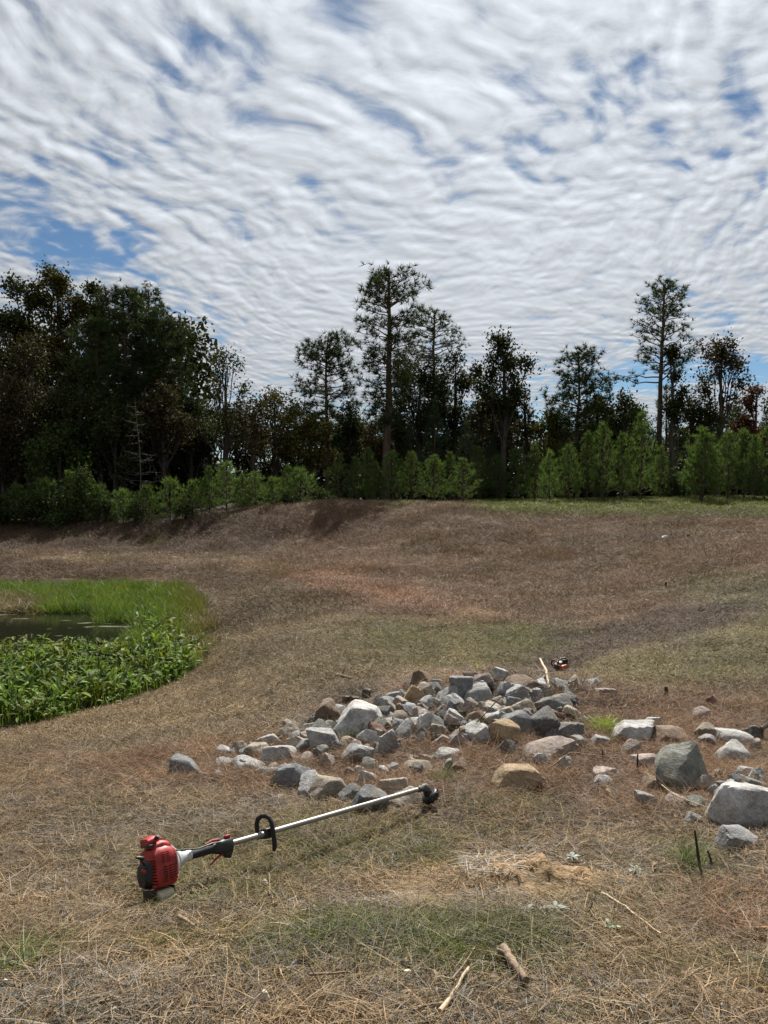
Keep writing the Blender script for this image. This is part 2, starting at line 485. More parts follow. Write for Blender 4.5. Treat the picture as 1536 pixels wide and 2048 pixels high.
def tag(o, label=None, cat=None, group=None, kind=None):
    if label: o['label'] = label
    if cat: o['category'] = cat
    if group: o['group'] = group
    if kind: o['kind'] = kind
    return o

def empty(name, loc=(0, 0, 0), rz=0.0):
    o = bpy.data.objects.new(name, None)
    o.empty_display_size = 0.1
    o.location = loc
    o.rotation_euler = (0, 0, rz)
    COL.objects.link(o)
    return o

def new_mat(name):
    m = bpy.data.materials.new(name)
    m.use_nodes = True
    m.node_tree.nodes.clear()
    N = NT(m.node_tree)
    out = N.n('ShaderNodeOutputMaterial')
    return m, N, out

def simple_mat(name, col, rough=0.6, metal=0.0, bump=0.0, bscale=60.0, var=0.12, vscale=8.0, spec=0.5, coat=0.0):
    m, N, out = new_mat(name)
    tcn = N.n('ShaderNodeTexCoord')
    n = N.noise(tcn.outputs['Object'], vscale, 5.0, 0.65)
    f = N.mr(n, 0.3, 0.7, 1 - var, 1 + var)
    c = N.v('SCALE', tuple(col), scale=f)
    b = N.n('ShaderNodeBsdfPrincipled', ins={'Base Color': c, 'Metallic': metal, 'Roughness': N.mr(n, 0.3, 0.7, rough * 0.85, min(rough * 1.2, 1)),
                                            'Specular IOR Level': spec, 'Coat Weight': coat})
    if bump:
        nb = N.noise(tcn.outputs['Object'], bscale, 4.0, 0.6)
        bn = N.n('ShaderNodeBump', ins={'Height': nb, 'Strength': bump, 'Distance': 0.01})
        N.put(b.inputs['Normal'], bn.outputs[0])
    N.put(out.inputs[0], b)
    return m

# ------------------------------------------------------------------ ground
def ground_material():
    m, N, out = new_mat('ground_thatch')
    at = N.n('ShaderNodeAttribute', attribute_name='cover')
    ab = N.n('ShaderNodeAttribute', attribute_name='share')
    geo = N.n('ShaderNodeNewGeometry')
    P = geo.outputs['Position']
    sb = N.n('ShaderNodeSeparateColor', ins={0: ab.outputs['Color']})
    green, bare = sb.outputs[0], sb.outputs[2]
    # cut stems lying every way: two stretched noises at turned angles
    def streak(ang, sc, seed):
        r = N.n('ShaderNodeVectorRotate', rotation_type='Z_AXIS', ins={'Vector': P, 'Angle': ang})
        w = N.v('ADD', N.v('MULTIPLY', r.outputs[0], (sc, sc * 7, sc)), (seed, seed, 0))
        return N.noise(w, 1.0, 2.0, 0.6, 0.6)
    s1 = streak(0.4, 9.0, 1.0); s2 = streak(1.7, 11.0, 7.0); s3 = streak(2.7, 6.0, 3.0)
    st = N.m('MAXIMUM', N.m('MAXIMUM', s1, s2), s3)
    st = N.mr(st, 0.45, 0.80, 0.0, 1.0)
    mott = N.noise(P, 2.3, 6.0, 0.68)
    mott2 = N.noise(P, 11.0, 5.0, 0.7)
    grain = N.noise(P, 70.0, 3.0, 0.7)
    st = N.m('MULTIPLY', st, N.m('SUBTRACT', 1.0, N.m('MULTIPLY', bare, 0.95)))
    val = N.m('MULTIPLY', N.mr(st, 0.0, 1.0, N.m('MULTIPLY_ADD', bare, 0.40, 0.55), 1.30), N.mr(mott, 0.25, 0.75, 0.72, 1.28))
    val = N.m('MULTIPLY', val, N.mr(mott2, 0.3, 0.7, 0.66, 1.34))
    val = N.m('MULTIPLY', val, N.mr(grain, 0.3, 0.7, 0.75, 1.25))
    c = N.v('SCALE', at.outputs['Color'], scale=val)
    # patches of greener and of paler straw
    g = N.mr(N.noise(P, 3.1, 4.0, 0.65), 0.52, 0.66)
    c = N.mix(N.m('MULTIPLY', g, N.m('MULTIPLY_ADD', green, 0.5, 0.10)), c, (0.105, 0.120, 0.040))
    pale = N.mr(N.noise(P, 26.0, 3.0, 0.7), 0.60, 0.74)
    c = N.mix(N.m('MULTIPLY', pale, 0.45), c, (0.36, 0.29, 0.19))
    b = N.n('ShaderNodeBsdfPrincipled', ins={'Base Color': c, 'Roughness': 0.9, 'Specular IOR Level': 0.25})
    h = N.m('ADD', N.m('MULTIPLY', st, 0.5), N.m('ADD', N.m('MULTIPLY', mott2, 0.9), N.m('MULTIPLY', grain, 0.15)))
    bn = N.n('ShaderNodeBump', ins={'Height': h, 'Strength': 0.85, 'Distance': 0.05})
    N.put(b.inputs['Normal'], bn.outputs[0])
    N.put(out.inputs[0], b)
    return m

M_GROUND = ground_material()
def build_ground():
    th_f = np.radians(np.linspace(-33, 33, 500))
    th_c = np.radians(np.linspace(33, 327, 120)[1:-1])
    th = np.concatenate([th_f, th_c])
    r = np.concatenate([np.geomspace(0.5, 1.9, 12)[:-1], np.geomspace(1.9, 45, 560), np.geomspace(45, 6000, 60)[1:]])
    T, R_ = np.meshgrid(th, r)
    X = (R_ * np.sin(T)).ravel(); Y = (R_ * np.cos(T)).ravel()
    Z = base_z(X, Y)
    f = (1 - smooth(np.hypot(X, Y), 60, 90))
    Z = Z + rough_z(X, Y) * f
    nt, nr = len(th), len(r)
    idx = np.arange(nt * nr).reshape(nr, nt)
    a = idx[:-1]; b = idx[1:]
    a2 = np.roll(a, -1, axis=1); b2 = np.roll(b, -1, axis=1)
    F = np.stack([a.ravel(), b.ravel(), b2.ravel(), a2.ravel()], 1)[:, ::-1]
    V = np.stack([X, Y, Z], 1)
    c0 = len(V)
    V = np.vstack([V, [[0, 0, gz(0, 0)]]])
    tri = np.stack([idx[0], np.roll(idx[0], -1), np.full(nt, c0)], 1)[:, ::-1]
    me = mesh_np('ground', V, [F, tri], [M_GROUND], True)
    me.update()
    if me.polygons[1000].normal.z < 0: me.flip_normals()
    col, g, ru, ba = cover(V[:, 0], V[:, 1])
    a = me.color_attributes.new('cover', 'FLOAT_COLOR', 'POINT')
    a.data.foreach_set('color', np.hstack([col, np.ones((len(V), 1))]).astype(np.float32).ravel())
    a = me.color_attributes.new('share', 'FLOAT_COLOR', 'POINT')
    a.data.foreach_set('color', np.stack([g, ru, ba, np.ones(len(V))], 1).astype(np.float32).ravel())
    o = link('ground', me)
    tag(o, kind='structure')
    return o
build_ground()

# ------------------------------------------------------------------ pond water
def build_water():
    m, N, out = new_mat('pond_water')
    geo = N.n('ShaderNodeNewGeometry')
    P = geo.outputs['Position']
    scum = N.mr(N.noise(N.v('MULTIPLY', P, (0.5, 1.6, 1)), 1.7, 4.0, 0.6), 0.60, 0.66)
    c = N.mix(scum, (0.012, 0.013, 0.007), (0.085, 0.085, 0.04))
    b = N.n('ShaderNodeBsdfPrincipled', ins={'Base Color': c, 'Roughness': N.mr(scum, 0, 1, 0.09, 0.5), 'IOR': 1.33})
    bn = N.n('ShaderNodeBump', ins={'Height': N.noise(N.v('MULTIPLY', P, (1.0, 2.5, 1)), 5.0, 3.0, 0.6), 'Strength': 0.12, 'Distance': 0.02})
    N.put(b.inputs['Normal'], bn.outputs[0]); N.put(out.inputs[0], b)
    n = 40
    xs = np.linspace(-19, -3.0, n); ys = np.linspace(8.5, 23.5, n)
    X, Yg = np.meshgrid(xs, ys)
    V = np.stack([X.ravel(), Yg.ravel(), np.full(n * n, WATER_Z)], 1)
    i = np.arange(n * n).reshape(n, n)
    F = np.stack([i[:-1, :-1].ravel(), i[:-1, 1:].ravel(), i[1:, 1:].ravel(), i[1:, :-1].ravel()], 1)
    zz = base_z(V[:, 0], V[:, 1])
    keep = (zz[F] < WATER_Z + 0.12).any(1)      # only where the ground dips under the water level
    tag(link('pond_water', mesh_np('pond_water', V, F[keep], [m], True)), kind='structure')
build_water()
# ------------------------------------------------------------------ scattered ground cover (countless: one object each)
def leaf_material(name, rough=0.6, transl=0.25, spec=0.3, instancer=False, base=(0.05, 0.08, 0.02), alt=(0.09, 0.09, 0.02), vary=0.5, obj_vary=0.0):
    m, N, out = new_mat(name)
    fa = N.n('ShaderNodeAttribute', attribute_name='tint').outputs['Fac']
    if instancer:
        ia = N.n('ShaderNodeAttribute', attribute_name='icol', attribute_type='INSTANCER')
        c = N.v('SCALE', ia.outputs['Color'], scale=N.mr(fa, 0, 1, 1 - vary, 1 + vary, smooth=False))
        # some blades bleached, some dark
        c = N.mix(N.mr(fa, 0.90, 0.97, 0, 0.5), c, (0.40, 0.33, 0.22))
    else:
        c = N.mix(fa, base, alt)
        c = N.v('SCALE', c, scale=N.mr(N.m('FRACT', N.m('MULTIPLY', fa, 7.31)), 0, 1, 1 - vary, 1 + vary, smooth=False))
        if obj_vary:
            oi = N.n('ShaderNodeObjectInfo')
            c = N.v('SCALE', c, scale=N.mr(oi.outputs['Random'], 0, 1, 1 - obj_vary, 1 + obj_vary, smooth=False))
    b = N.n('ShaderNodeBsdfPrincipled', ins={'Base Color': c, 'Roughness': rough, 'Specular IOR Level': spec})
    if transl:
        t = N.n('ShaderNodeBsdfTranslucent', ins={'Color': N.v('MULTIPLY', c, (1.15, 1.2, 0.7))})
        mx = N.n('ShaderNodeMixShader', ins={0: transl, 1: b, 2: t})
        N.put(out.inputs[0], mx)
    else:
        N.put(out.inputs[0], b)
    return m

def blades(rng, n, radius, L, width, lean, height=0.0, curl=0.5, segs=2, gauss=False):
    """n thin strips; lean 0 = upright, 1 = lying. returns verts, quads, tint"""
    if gauss: px, py = rng.normal(0, radius * 0.5, (2, n))
    else:
        rr = radius * np.sqrt(rng.random(n)); aa = rng.random(n) * 2 * PI
        px, py = rr * np.cos(aa), rr * np.sin(aa)
    pz = rng.random(n) ** 1.6 * height
    l = L * rng.uniform(0.45, 1.15, n)
    az = rng.random(n) * 2 * PI
    ln = np.clip(rng.normal(lean, 0.14, n), 0, 1.08)
    el = (1 - ln) * PI / 2
    d = np.stack([np.cos(az) * np.cos(el), np.sin(az) * np.cos(el), np.sin(el)], 1)
    side = np.stack([-np.sin(az), np.cos(az), rng.normal(0, 0.5, n)], 1)
    side /= np.linalg.norm(side, axis=1)[:, None]
    bend = np.stack([rng.normal(0, 1, n), rng.normal(0, 1, n), -np.abs(rng.normal(0.3, 0.4, n))], 1) * curl
    P = np.stack([px, py, pz], 1)
    V = []
    w = width * rng.uniform(0.6, 1.3, n)
    for k in range(segs + 1):
        t = k / segs
        c = P + d * (l * t)[:, None] + bend * (l * t * t * 0.5)[:, None]
        ww = (w * (1 - 0.75 * t) * 0.5)[:, None]
        V.append(c - side * ww); V.append(c + side * ww)
    V = np.stack(V, 1)                       # n, 2(segs+1), 3
    if lean > 0.6: V[:, :, 2] = np.maximum(V[:, :, 2], -0.01)
    m = 2 * (segs + 1)
    base = (np.arange(n) * m)[:, None]
    F = np.concatenate([base + np.array([[2 * k, 2 * k + 1, 2 * k + 3, 2 * k + 2]]) for k in range(segs)], 0)
    tint = np.tile(rng.random(n), segs)
    return V.reshape(-1, 3), F, tint

LIB = {}
def variants(key, fn, k, mat):
    col = bpy.data.collections.new(key)
    for i in range(k):
        rng = np.random.default_rng(hash_str(key) + i)
        parts = fn(rng)
        V, F, T = merge(parts)
        me = mesh_np(key, V, F, [mat], False, T)
        o = bpy.data.objects.new('%s_%02d' % (key, i), me)
        col.objects.link(o)
    LIB[key] = col
    return col

def hash_str(s):
    h = 7
    for ch in s: h = (h * 31 + ord(ch)) % 100003
    return h

def merge(parts):
    Vs, Fs, Ts = [], {}, {}
    off = 0
    for V, F, T in parts:
        Vs.append(V); k = F.shape[1]
        Fs.setdefault(k, []).append(F + off); Ts.setdefault(k, []).append(T)
        off += len(V)
    ks = sorted(Fs)
    return np.vstack(Vs), [np.vstack(Fs[k]) for k in ks], np.concatenate([np.concatenate(Ts[k]) for k in ks])

def scatter(name, label, cat, P, rot, sc, icol, lib, nvar, rng):
    me = bpy.data.meshes.new(name)
    n = len(P)
    me.vertices.add(n); me.vertices.foreach_set('co', np.asarray(P, np.float32).ravel())
    for nm, typ, key, arr in (('rot', 'FLOAT_VECTOR', 'vector', rot), ('sc', 'FLOAT_VECTOR', 'vector', sc)):
        a = me.attributes.new(nm, typ, 'POINT'); a.data.foreach_set(key, np.asarray(arr, np.float32).ravel())
    a = me.attributes.new('icol', 'FLOAT_COLOR', 'POINT'); a.data.foreach_set('color', np.hstack([icol, np.ones((n, 1))]).astype(np.float32).ravel())
    a = me.attributes.new('vi', 'INT', 'POINT'); a.data.foreach_set('value', rng.integers(0, nvar, n).astype(np.int32))
    o = link(name, me)
    ng = bpy.data.node_groups.new(name + '_scatter', 'GeometryNodeTree')
    ng.interface.new_socket('Geometry', in_out='INPUT', socket_type='NodeSocketGeometry')
    ng.interface.new_socket('Geometry', in_out='OUTPUT', socket_type='NodeSocketGeometry')
    G = NT(ng)
    gi = G.n('NodeGroupInput'); go = G.n('NodeGroupOutput')
    ci = G.n('GeometryNodeCollectionInfo', ins={'Collection': lib, 'Separate Children': True, 'Reset Children': True})
    def att(nm, typ): return G.n('GeometryNodeInputNamedAttribute', data_type=typ, ins={'Name': nm}).outputs[0]
    er = G.n('FunctionNodeEulerToRotation', ins={0: att('rot', 'FLOAT_VECTOR')})
    ip = G.n('GeometryNodeInstanceOnPoints', ins={'Points': gi.outputs[0], 'Instance': ci.outputs[0], 'Pick Instance': True,
             'Instance Index': att('vi', 'INT'), 'Rotation': er.outputs[0], 'Scale': att('sc', 'FLOAT_VECTOR')})
    G.put(go.inputs[0], ip.outputs[0])
    md = o.modifiers.new('scatter', 'NODES'); md.node_group = ng
    tag(o, label, cat, kind='stuff')
    return o

def slope_rot(x, y, rng, amt=1.0):
    e = 0.12
    zx = (base_z(x + e, y) - base_z(x - e, y)) / (2 * e); zy = (base_z(x, y + e) - base_z(x, y - e)) / (2 * e)
    # tilt to the slope, then a free turn
    n = len(x); out = np.zeros((n, 3))
    ang = rng.random(n) * 2 * PI
    for i in range(n):
        nrm = Vector((-zx[i] * amt, -zy[i] * amt, 1)).normalized()
        e_ = (nrm.to_track_quat('Z', 'Y').to_matrix() @ Matrix.Rotation(ang[i], 3, 'Z')).to_euler()
        out[i] = e_
    return out

def field_points(rng, y0, y1, n, jitter_out=0.08):
    """points inside the view wedge between depths y0 and y1, evenly over the ground"""
    yy = np.sqrt(rng.uniform(y0 * y0, y1 * y1, n))
    xx = yy * rng.uniform(-0.54 - jitter_out, 0.54 + jitter_out, n)
    return xx, yy

M_STRAW = leaf_material('dead_grass_blades', 0.7, 0.12, 0.25, instancer=True, vary=0.72)
M_BLADE = leaf_material('green_grass_blades', 0.65, 0.25, 0.12, instancer=True, vary=0.5)

variants('straw_near', lambda r: [blades(r, 170, 0.17, 0.105, 0.0030, 0.93, 0.022, 0.5), blades(r, 22, 0.16, 0.055, 0.0028, 0.55, 0.0, 0.6)], 8, M_STRAW)
variants('straw_mid', lambda r: [blades(r, 280, 0.34, 0.11, 0.0048, 0.86, 0.035, 0.5), blades(r, 70, 0.33, 0.07, 0.005, 0.45, 0.0, 0.6)], 6, M_STRAW)
variants('straw_far', lambda r: [blades(r, 420, 0.70, 0.12, 0.0068, 0.74, 0.05, 0.5), blades(r, 110, 0.7, 0.06, 0.010, 0.5, 0.0, 0.6)], 6, M_STRAW)
variants('grass_near', lambda r: [blades(r, 90, 0.13, 0.075, 0.0034, 0.42, 0.0, 0.9, 3, True), blades(r, 30, 0.15, 0.10, 0.003, 0.85, 0.015, 0.6)], 6, M_BLADE)
variants('grass_mid', lambda r: [blades(r, 120, 0.30, 0.10, 0.008, 0.40, 0.0, 0.9, 2, True)], 5, M_BLADE)
variants('needles', lambda r: [blades(r, 190, 0.16, 0.15, 0.0020, 0.88, 0.035, 0.45), blades(r, 30, 0.15, 0.12, 0.002, 0.6, 0.0, 0.6)], 6, M_STRAW)
variants('straw_long', lambda r: [blades(r, 26, 0.10, 0.34, 0.0030, 0.93, 0.02, 0.35, 4)], 6, M_STRAW)

def place_cover():
    rng = np.random.default_rng(21)
    # dead straw in three grains
    P, R, S, C, V = [], [], [], [], []
    def collect(name, label, cat, lib, nvar, layers):
        Ps, Rs, Ss, Cs = [], [], [], []
        for x, y, s, c, dz in layers:
            z = ground_z(x, y) + dz
            Ps.append(np.stack([x, y, z], 1)); Rs.append(slope_rot(x, y, rng)); Ss.append(s); Cs.append(c)
        return scatter(name, label, cat, np.vstack(Ps), np.vstack(Rs), np.vstack(Ss), np.vstack(Cs), LIB[lib], nvar, rng)

    def clear(x, y):          # the tool has pressed the straw flat beneath its engine
        return (((x + 0.98) / 0.20) ** 2 + ((y - 3.18) / 0.22) ** 2) > 1
    def sel(x, y, keep): return x[keep], y[keep]
    def scl(n, a, b, h=1.0):
        s = rng.uniform(a, b, n); return np.stack([s, s, s * h * rng.uniform(0.7, 1.3, n)], 1)

    x, y = field_points(rng, 1.75, 7.0, 7200)
    c, g, ru, ba = cover(x, y)
    n2 = fbm(x * 2.3, y * 2.3, 31, 3)
    keep = (rng.random(len(x)) > np.minimum(ba * 1.15, 0.90) + 0.30 * smooth(n2, 0.05, 0.5)) & clear(x, y)
    x, y, c, g = x[keep], y[keep], c[keep], g[keep]
    tone = np.array([1.0, 0.97, 0.93]) * rng.uniform(0.85, 1.55, (len(x), 1))
    grey = rng.random((len(x), 1)) < 0.25
    c1 = np.where(grey, c.mean(1, keepdims=True) * np.array([1.10, 1.02, 0.90]), c)
    collect('cut_straw', 'pale dead cut grass strewn thickly over the near ground', 'dead grass', 'straw_near', 8, [(x, y, scl(len(x), 0.8, 1.25), c1 * 1.22 * tone * (1 + 0.55 * fbm(x * 4, y * 4, 65, 3)[:, None]).clip(0.5, 1.5), 0.002)])

    x, y = field_points(rng, 6.3, 15.0, 5200)
    c, g, ru, ba = cover(x, y)
    keep = (rng.random(len(x)) > ba * 0.96) & (base_z(x, y) > WATER_Z + 0.08)
    x, y, c = x[keep], y[keep], c[keep]
    collect('cut_straw', 'dry cut grass over the middle ground round the stone heap and hollow', 'dead grass', 'straw_mid', 6,
            [(x, y, scl(len(x), 0.7, 1.2), c * rng.uniform(0.7, 1.55, (len(x), 1)) * (1 + 0.7 * fbm(x * 2.2, y * 2.8, 63, 3)[:, None]).clip(0.45, 1.6), 0.0)])
    x, y = field_points(rng, 14.0, 33.5, 6500)
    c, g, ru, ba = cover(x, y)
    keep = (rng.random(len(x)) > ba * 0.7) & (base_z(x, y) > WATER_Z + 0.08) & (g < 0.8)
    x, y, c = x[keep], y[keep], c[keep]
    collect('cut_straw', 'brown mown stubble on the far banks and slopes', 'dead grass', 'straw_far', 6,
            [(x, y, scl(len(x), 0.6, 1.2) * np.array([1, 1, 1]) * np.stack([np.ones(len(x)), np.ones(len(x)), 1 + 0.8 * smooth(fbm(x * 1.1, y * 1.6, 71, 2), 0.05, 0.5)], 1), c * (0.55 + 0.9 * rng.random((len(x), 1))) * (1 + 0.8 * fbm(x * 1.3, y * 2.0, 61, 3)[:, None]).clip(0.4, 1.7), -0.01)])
    # green growth
    x, y = field_points(rng, 1.75, 7.2, 6000)
    c, g, ru, ba = cover(x, y)
    n2 = fbm(x * 2.6, y * 2.6, 41, 3)
    keep = rng.random(len(x)) < g * 1.25 * smooth(n2, -0.5, 0.3) + 0.02
    x, y = x[keep], y[keep]
    gc = np.array([0.095, 0.140, 0.042]) * rng.uniform(0.7, 1.35, (len(x), 1)) + np.array([0.05, 0.03, 0.0]) * rng.random((len(x), 1))
    collect('short_grass', 'short green grass growing through the straw in the foreground', 'grass', 'grass_near', 6, [(x, y, scl(len(x), 0.7, 1.2), gc, 0.0)])
    x, y = field_points(rng, 7.0, 42.0, 15000)
    c, g, ru, ba = cover(x, y)
    keep = (rng.random(len(x)) < g * 0.9 + 0.012) & (base_z(x, y) > WATER_Z + 0.1)
    x, y, c, g = x[keep], y[keep], c[keep], g[keep]
    lawn = (y > 27)[:, None]
    gc = np.where(lawn, np.array([0.110, 0.125, 0.022]), np.array([0.115, 0.120, 0.045])) * rng.uniform(0.75, 1.3, (len(x), 1))
    s = scl(len(x), 0.7, 1.3) * (1 + smooth(y, 12, 30) * 1.6)[:, None]
    s[:, 2] *= 0.6
    collect('meadow_grass', 'green grass in the hollow, right hand slope and far lawn', 'grass', 'grass_mid', 5, [(x, y, s, gc, 0.0)])
    # rust needles round the stones
    x, y = field_points(rng, 2.6, 8.0, 4600)
    c, g, ru, ba = cover(x, y)
    n2 = fbm(x * 3, y * 3, 51, 3)
    keep = rng.random(len(x)) < ru * 0.75 * smooth(n2, -0.5, 0.2)
    x, y = x[keep], y[keep]
    rc = np.array([0.280, 0.165, 0.100]) * rng.uniform(0.6, 1.35, (len(x), 1)) + np.array([0.06, 0.06, 0.04]) * rng.random((len(x), 1)) ** 2
    collect('pine_straw', 'rust brown needle straw lying round and between the stones', 'dead needles', 'needles', 6, [(x, y, scl(len(x), 0.7, 1.25, 1.2), rc, 0.004)])
    # long cut stems here and there
    x, y = field_points(rng, 1.8, 7.0, 460)
    c, g, ru, ba = cover(x, y)
    x, y, c = x[ba < 0.3], y[ba < 0.3], c[ba < 0.3]
    collect('long_stems', 'long loose cut stems lying on the straw', 'dead grass', 'straw_long', 6,
            [(x, y, scl(len(x), 0.6, 1.1), c * rng.uniform(1.0, 1.7, (len(x), 1)), 0.012)])
place_cover()

# ------------------------------------------------------------------ pond plants
def lance_plants(r, n=12, H=0.30):
    """pickerel-type clump: stalks with broad lance leaves"""
    parts = []
    for _ in range(n):
        ax = r.uniform(0, 2 * PI); tilt = abs(r.normal(0.25, 0.15)); h = H * r.uniform(0.55, 1.1)
        bx, by = r.normal(0, 0.11, 2)
        dx, dy = math.cos(ax) * math.sin(tilt), math.sin(ax) * math.sin(tilt)
        top = np.array([bx + dx * h, by + dy * h, h * math.cos(tilt)])
        base = np.array([bx, by, -0.12])
        sd = np.array([-math.sin(ax), math.cos(ax), 0])
        w = 0.007
        V = np.array([base - sd * w, base + sd * w, top + sd * w * .7, top - sd * w * .7])
        t = r.random()
        parts.append((V, np.array([[0, 1, 2, 3]]), np.array([t])))
        # blade: 3 rows, folded along the midrib
        L = r.uniform(0.10, 0.19); wl = L * r.uniform(0.14, 0.22)
        e0 = r.uniform(0.1, 1.2); az = ax + r.normal(0, 0.6)
        d = np.array([math.cos(az) * math.cos(e0), math.sin(az) * math.cos(e0), math.sin(e0)])
        s2 = np.array([-math.sin(az), math.cos(az), 0.0]); up = np.cross(d, s2)
        rows = [(0.0, 0.35), (0.3, 1.0), (0.62, 0.75), (1.0, 0.02)]
        VV = []
        for q, ww in rows:
            c = top + d * L * q - np.array([0, 0, 0.30]) * L * q * q
            VV += [c - s2 * wl * ww + up * wl * ww * .35, c, c + s2 * wl * ww + up * wl * ww * .35]
        FF = []
        for k in range(3):
            a = 3 * k
            FF += [[a, a + 1, a + 4, a + 3], [a + 1, a + 2, a + 5, a + 4]]
        parts.append((np.array(VV), np.array(FF), np.full(6, t)))
    return parts

M_LANCE = leaf_material('pond_leaves', 0.6, 0.3, 0.14, instancer=True, vary=0.45)
M_SEDGE = leaf_material('sedge_blades', 0.5, 0.35, 0.3, instancer=True, vary=0.4)
for m_ in (M_LANCE, M_SEDGE):      # living leaves: no bleached blades
    for nd in m_.node_tree.nodes:
        if nd.type == 'MAP_RANGE' and abs(nd.inputs[1].default_value - 0.90) < 1e-4: nd.inputs[4].default_value = 0.06
variants('lance_clump', lance_plants, 7, M_LANCE)
variants('sedge_clump', lambda r: [blades(r, 60, 0.24, 0.31, 0.012, 0.24, 0.0, 0.5, 3)], 6, M_SEDGE)
variants('dead_sedge', lambda r: [blades(r, 70, 0.24, 0.34, 0.012, 0.5, 0.0, 0.7, 3)], 4, M_SEDGE)

def pond_plants():
    rng = np.random.default_rng(33)
    x = rng.uniform(-19, -2.2, 11000); y = rng.uniform(8.6, 23.2, 11000)
    z = base_z(x, y)
    u, v = project(x, y, np.full(len(x), WATER_Z))
    nn = fbm(x * 0.9, y * 0.9, 3, 3)
    basin = (z < WATER_Z + 0.10) & (u > -700) & (u < 410 - ((v - 1265) / 90) ** 2 * 22 + 50 * nn + rng.normal(0, 7, len(x))) & (v > 1176 + 5 * nn)
    # open water as it lies on the pond
    open_w = ((u + 40 * nn < 268) & (v > 1226 - 6 * nn) & (v < 1318 + 10 * nn)) & ~((u > 200) & (v < 1244))
    ok = basin & ~open_w
    x, y, z, u, v, nn = (a[ok] for a in (x, y, z, u, v, nn))
    near = smooth(1305 - v + 75 * nn, -55, 55)          # 0 = near plants, 1 = far ones
    isl = rng.random(len(x)) > near
    bank = smooth(z, WATER_Z - 0.02, WATER_Z + 0.10)
    th = rng.random(len(x)) > bank * 0.55
    def put(mask, name, label, cat, lib, nv, colf, s0, s1):
        xx, yy = x[mask], y[mask]; n = len(xx)
        zz = np.maximum(base_z(xx, yy), WATER_Z - 0.02)
        s = rng.uniform(s0, s1, n) * (1 - 0.35 * bank[mask])
        C = colf(n, mask)
        scatter(name, label, cat, np.stack([xx, yy, zz], 1), np.stack([rng.normal(0, .08, n), rng.normal(0, .08, n), rng.random(n) * 6.28], 1),
                np.stack([s, s, s * rng.uniform(.8, 1.15, n)], 1), C, LIB[lib], nv, rng)
    def c_lance(n, m):
        return np.array([0.098, 0.155, 0.028]) * rng.uniform(0.45, 1.45, (n, 1)) + np.array([0.06, 0.03, 0.0]) * (rng.random((n, 1)) < 0.25)
    def c_sedge(n, m):
        redd = smooth(u[m], 300, 410)[:, None] * 0.55
        c = np.array([0.105, 0.165, 0.028]) * rng.uniform(0.5, 1.25, (n, 1)) + np.array([0.06, 0.035, 0.01]) * (rng.random((n, 1)) < 0.2)
        return c * (1 - redd) + np.array([0.150, 0.110, 0.035]) * redd
    def c_dead(n, m): return np.array([0.160, 0.125, 0.060]) * rng.uniform(0.6, 1.3, (n, 1))
    pick = rng.random(len(x))
    deadz = (blob(u, v, 20, 1213, 70, 16) + blob(u, v, 40, 1330, 90, 40) * 0.35 + blob(u, v, 400, 1290, 30, 60) * 0.6)
    dead = pick < deadz
    put(isl & ~dead & th, 'pond_plants', 'broad leaved green water plants crowding the near side of the pond', 'water plants', 'lance_clump', 7, c_lance, 0.75, 1.2)
    put(~isl & ~dead & th & (rng.random(len(x)) < 0.9), 'pond_sedge', 'bright green sedge standing along the far and right side of the pond', 'water plants', 'sedge_clump', 6, c_sedge, 0.8, 1.2)
    put(dead, 'withered_sedge', 'withered brown sedge at the left edge of the pond', 'water plants', 'dead_sedge', 4, c_dead, 0.8, 1.2)
pond_plants()
# ------------------------------------------------------------------ trees
def tree_bark(name, col):
    m, N, out = new_mat(name)
    tcn = N.n('ShaderNodeTexCoord')
    n = N.noise(N.v('MULTIPLY', tcn.outputs['Object'], (1, 1, 0.25)), 9.0, 5.0, 0.7)
    c = N.v('SCALE', col, scale=N.mr(n, 0.3, 0.7, 0.5, 1.4))
    b = N.n('ShaderNodeBsdfPrincipled', ins={'Base Color': c, 'Roughness': 0.9, 'Specular IOR Level': 0.2})
    bn = N.n('ShaderNodeBump', ins={'Height': n, 'Strength': 0.8, 'Distance': 0.04})
    N.put(b.inputs['Normal'], bn.outputs[0]); N.put(out.inputs[0], b)
    return m
M_TB = tree_bark('broadleaf_bark', (0.085, 0.070, 0.058))
M_PB = tree_bark('pine_bark', (0.110, 0.080, 0.062))
M_DEADB = tree_bark('bare_bark', (0.120, 0.105, 0.095))
def LM(name, a, b, tr=0.16, ov=0.15): return leaf_material(name, 0.75, tr, 0.08, base=a, alt=b, vary=0.40, obj_vary=ov)
LEAF = {
    'oak': LM('broad_leaves', (0.030, 0.045, 0.016), (0.055, 0.060, 0.020)),
    'yellow': LM('turning_leaves', (0.045, 0.058, 0.016), (0.120, 0.095, 0.022)),
    'brown': LM('rusty_leaves', (0.036, 0.038, 0.019), (0.066, 0.050, 0.024)),
    'red': LM('red_leaves', (0.060, 0.040, 0.025), (0.150, 0.048, 0.030)),
    'pine': LM('pine_needles', (0.030, 0.054, 0.024), (0.060, 0.082, 0.028), 0.16),
    'young': LM('young_pine_needles', (0.058, 0.105, 0.038), (0.130, 0.180, 0.054), 0.32, 0.34),
    'bluish': LM('bluish_pine_needles', (0.045, 0.082, 0.052), (0.070, 0.105, 0.055), 0.2, 0.15),
    'shrub': LM('shrub_leaves', (0.030, 0.055, 0.018), (0.060, 0.080, 0.022), 0.18, 0.25),
}

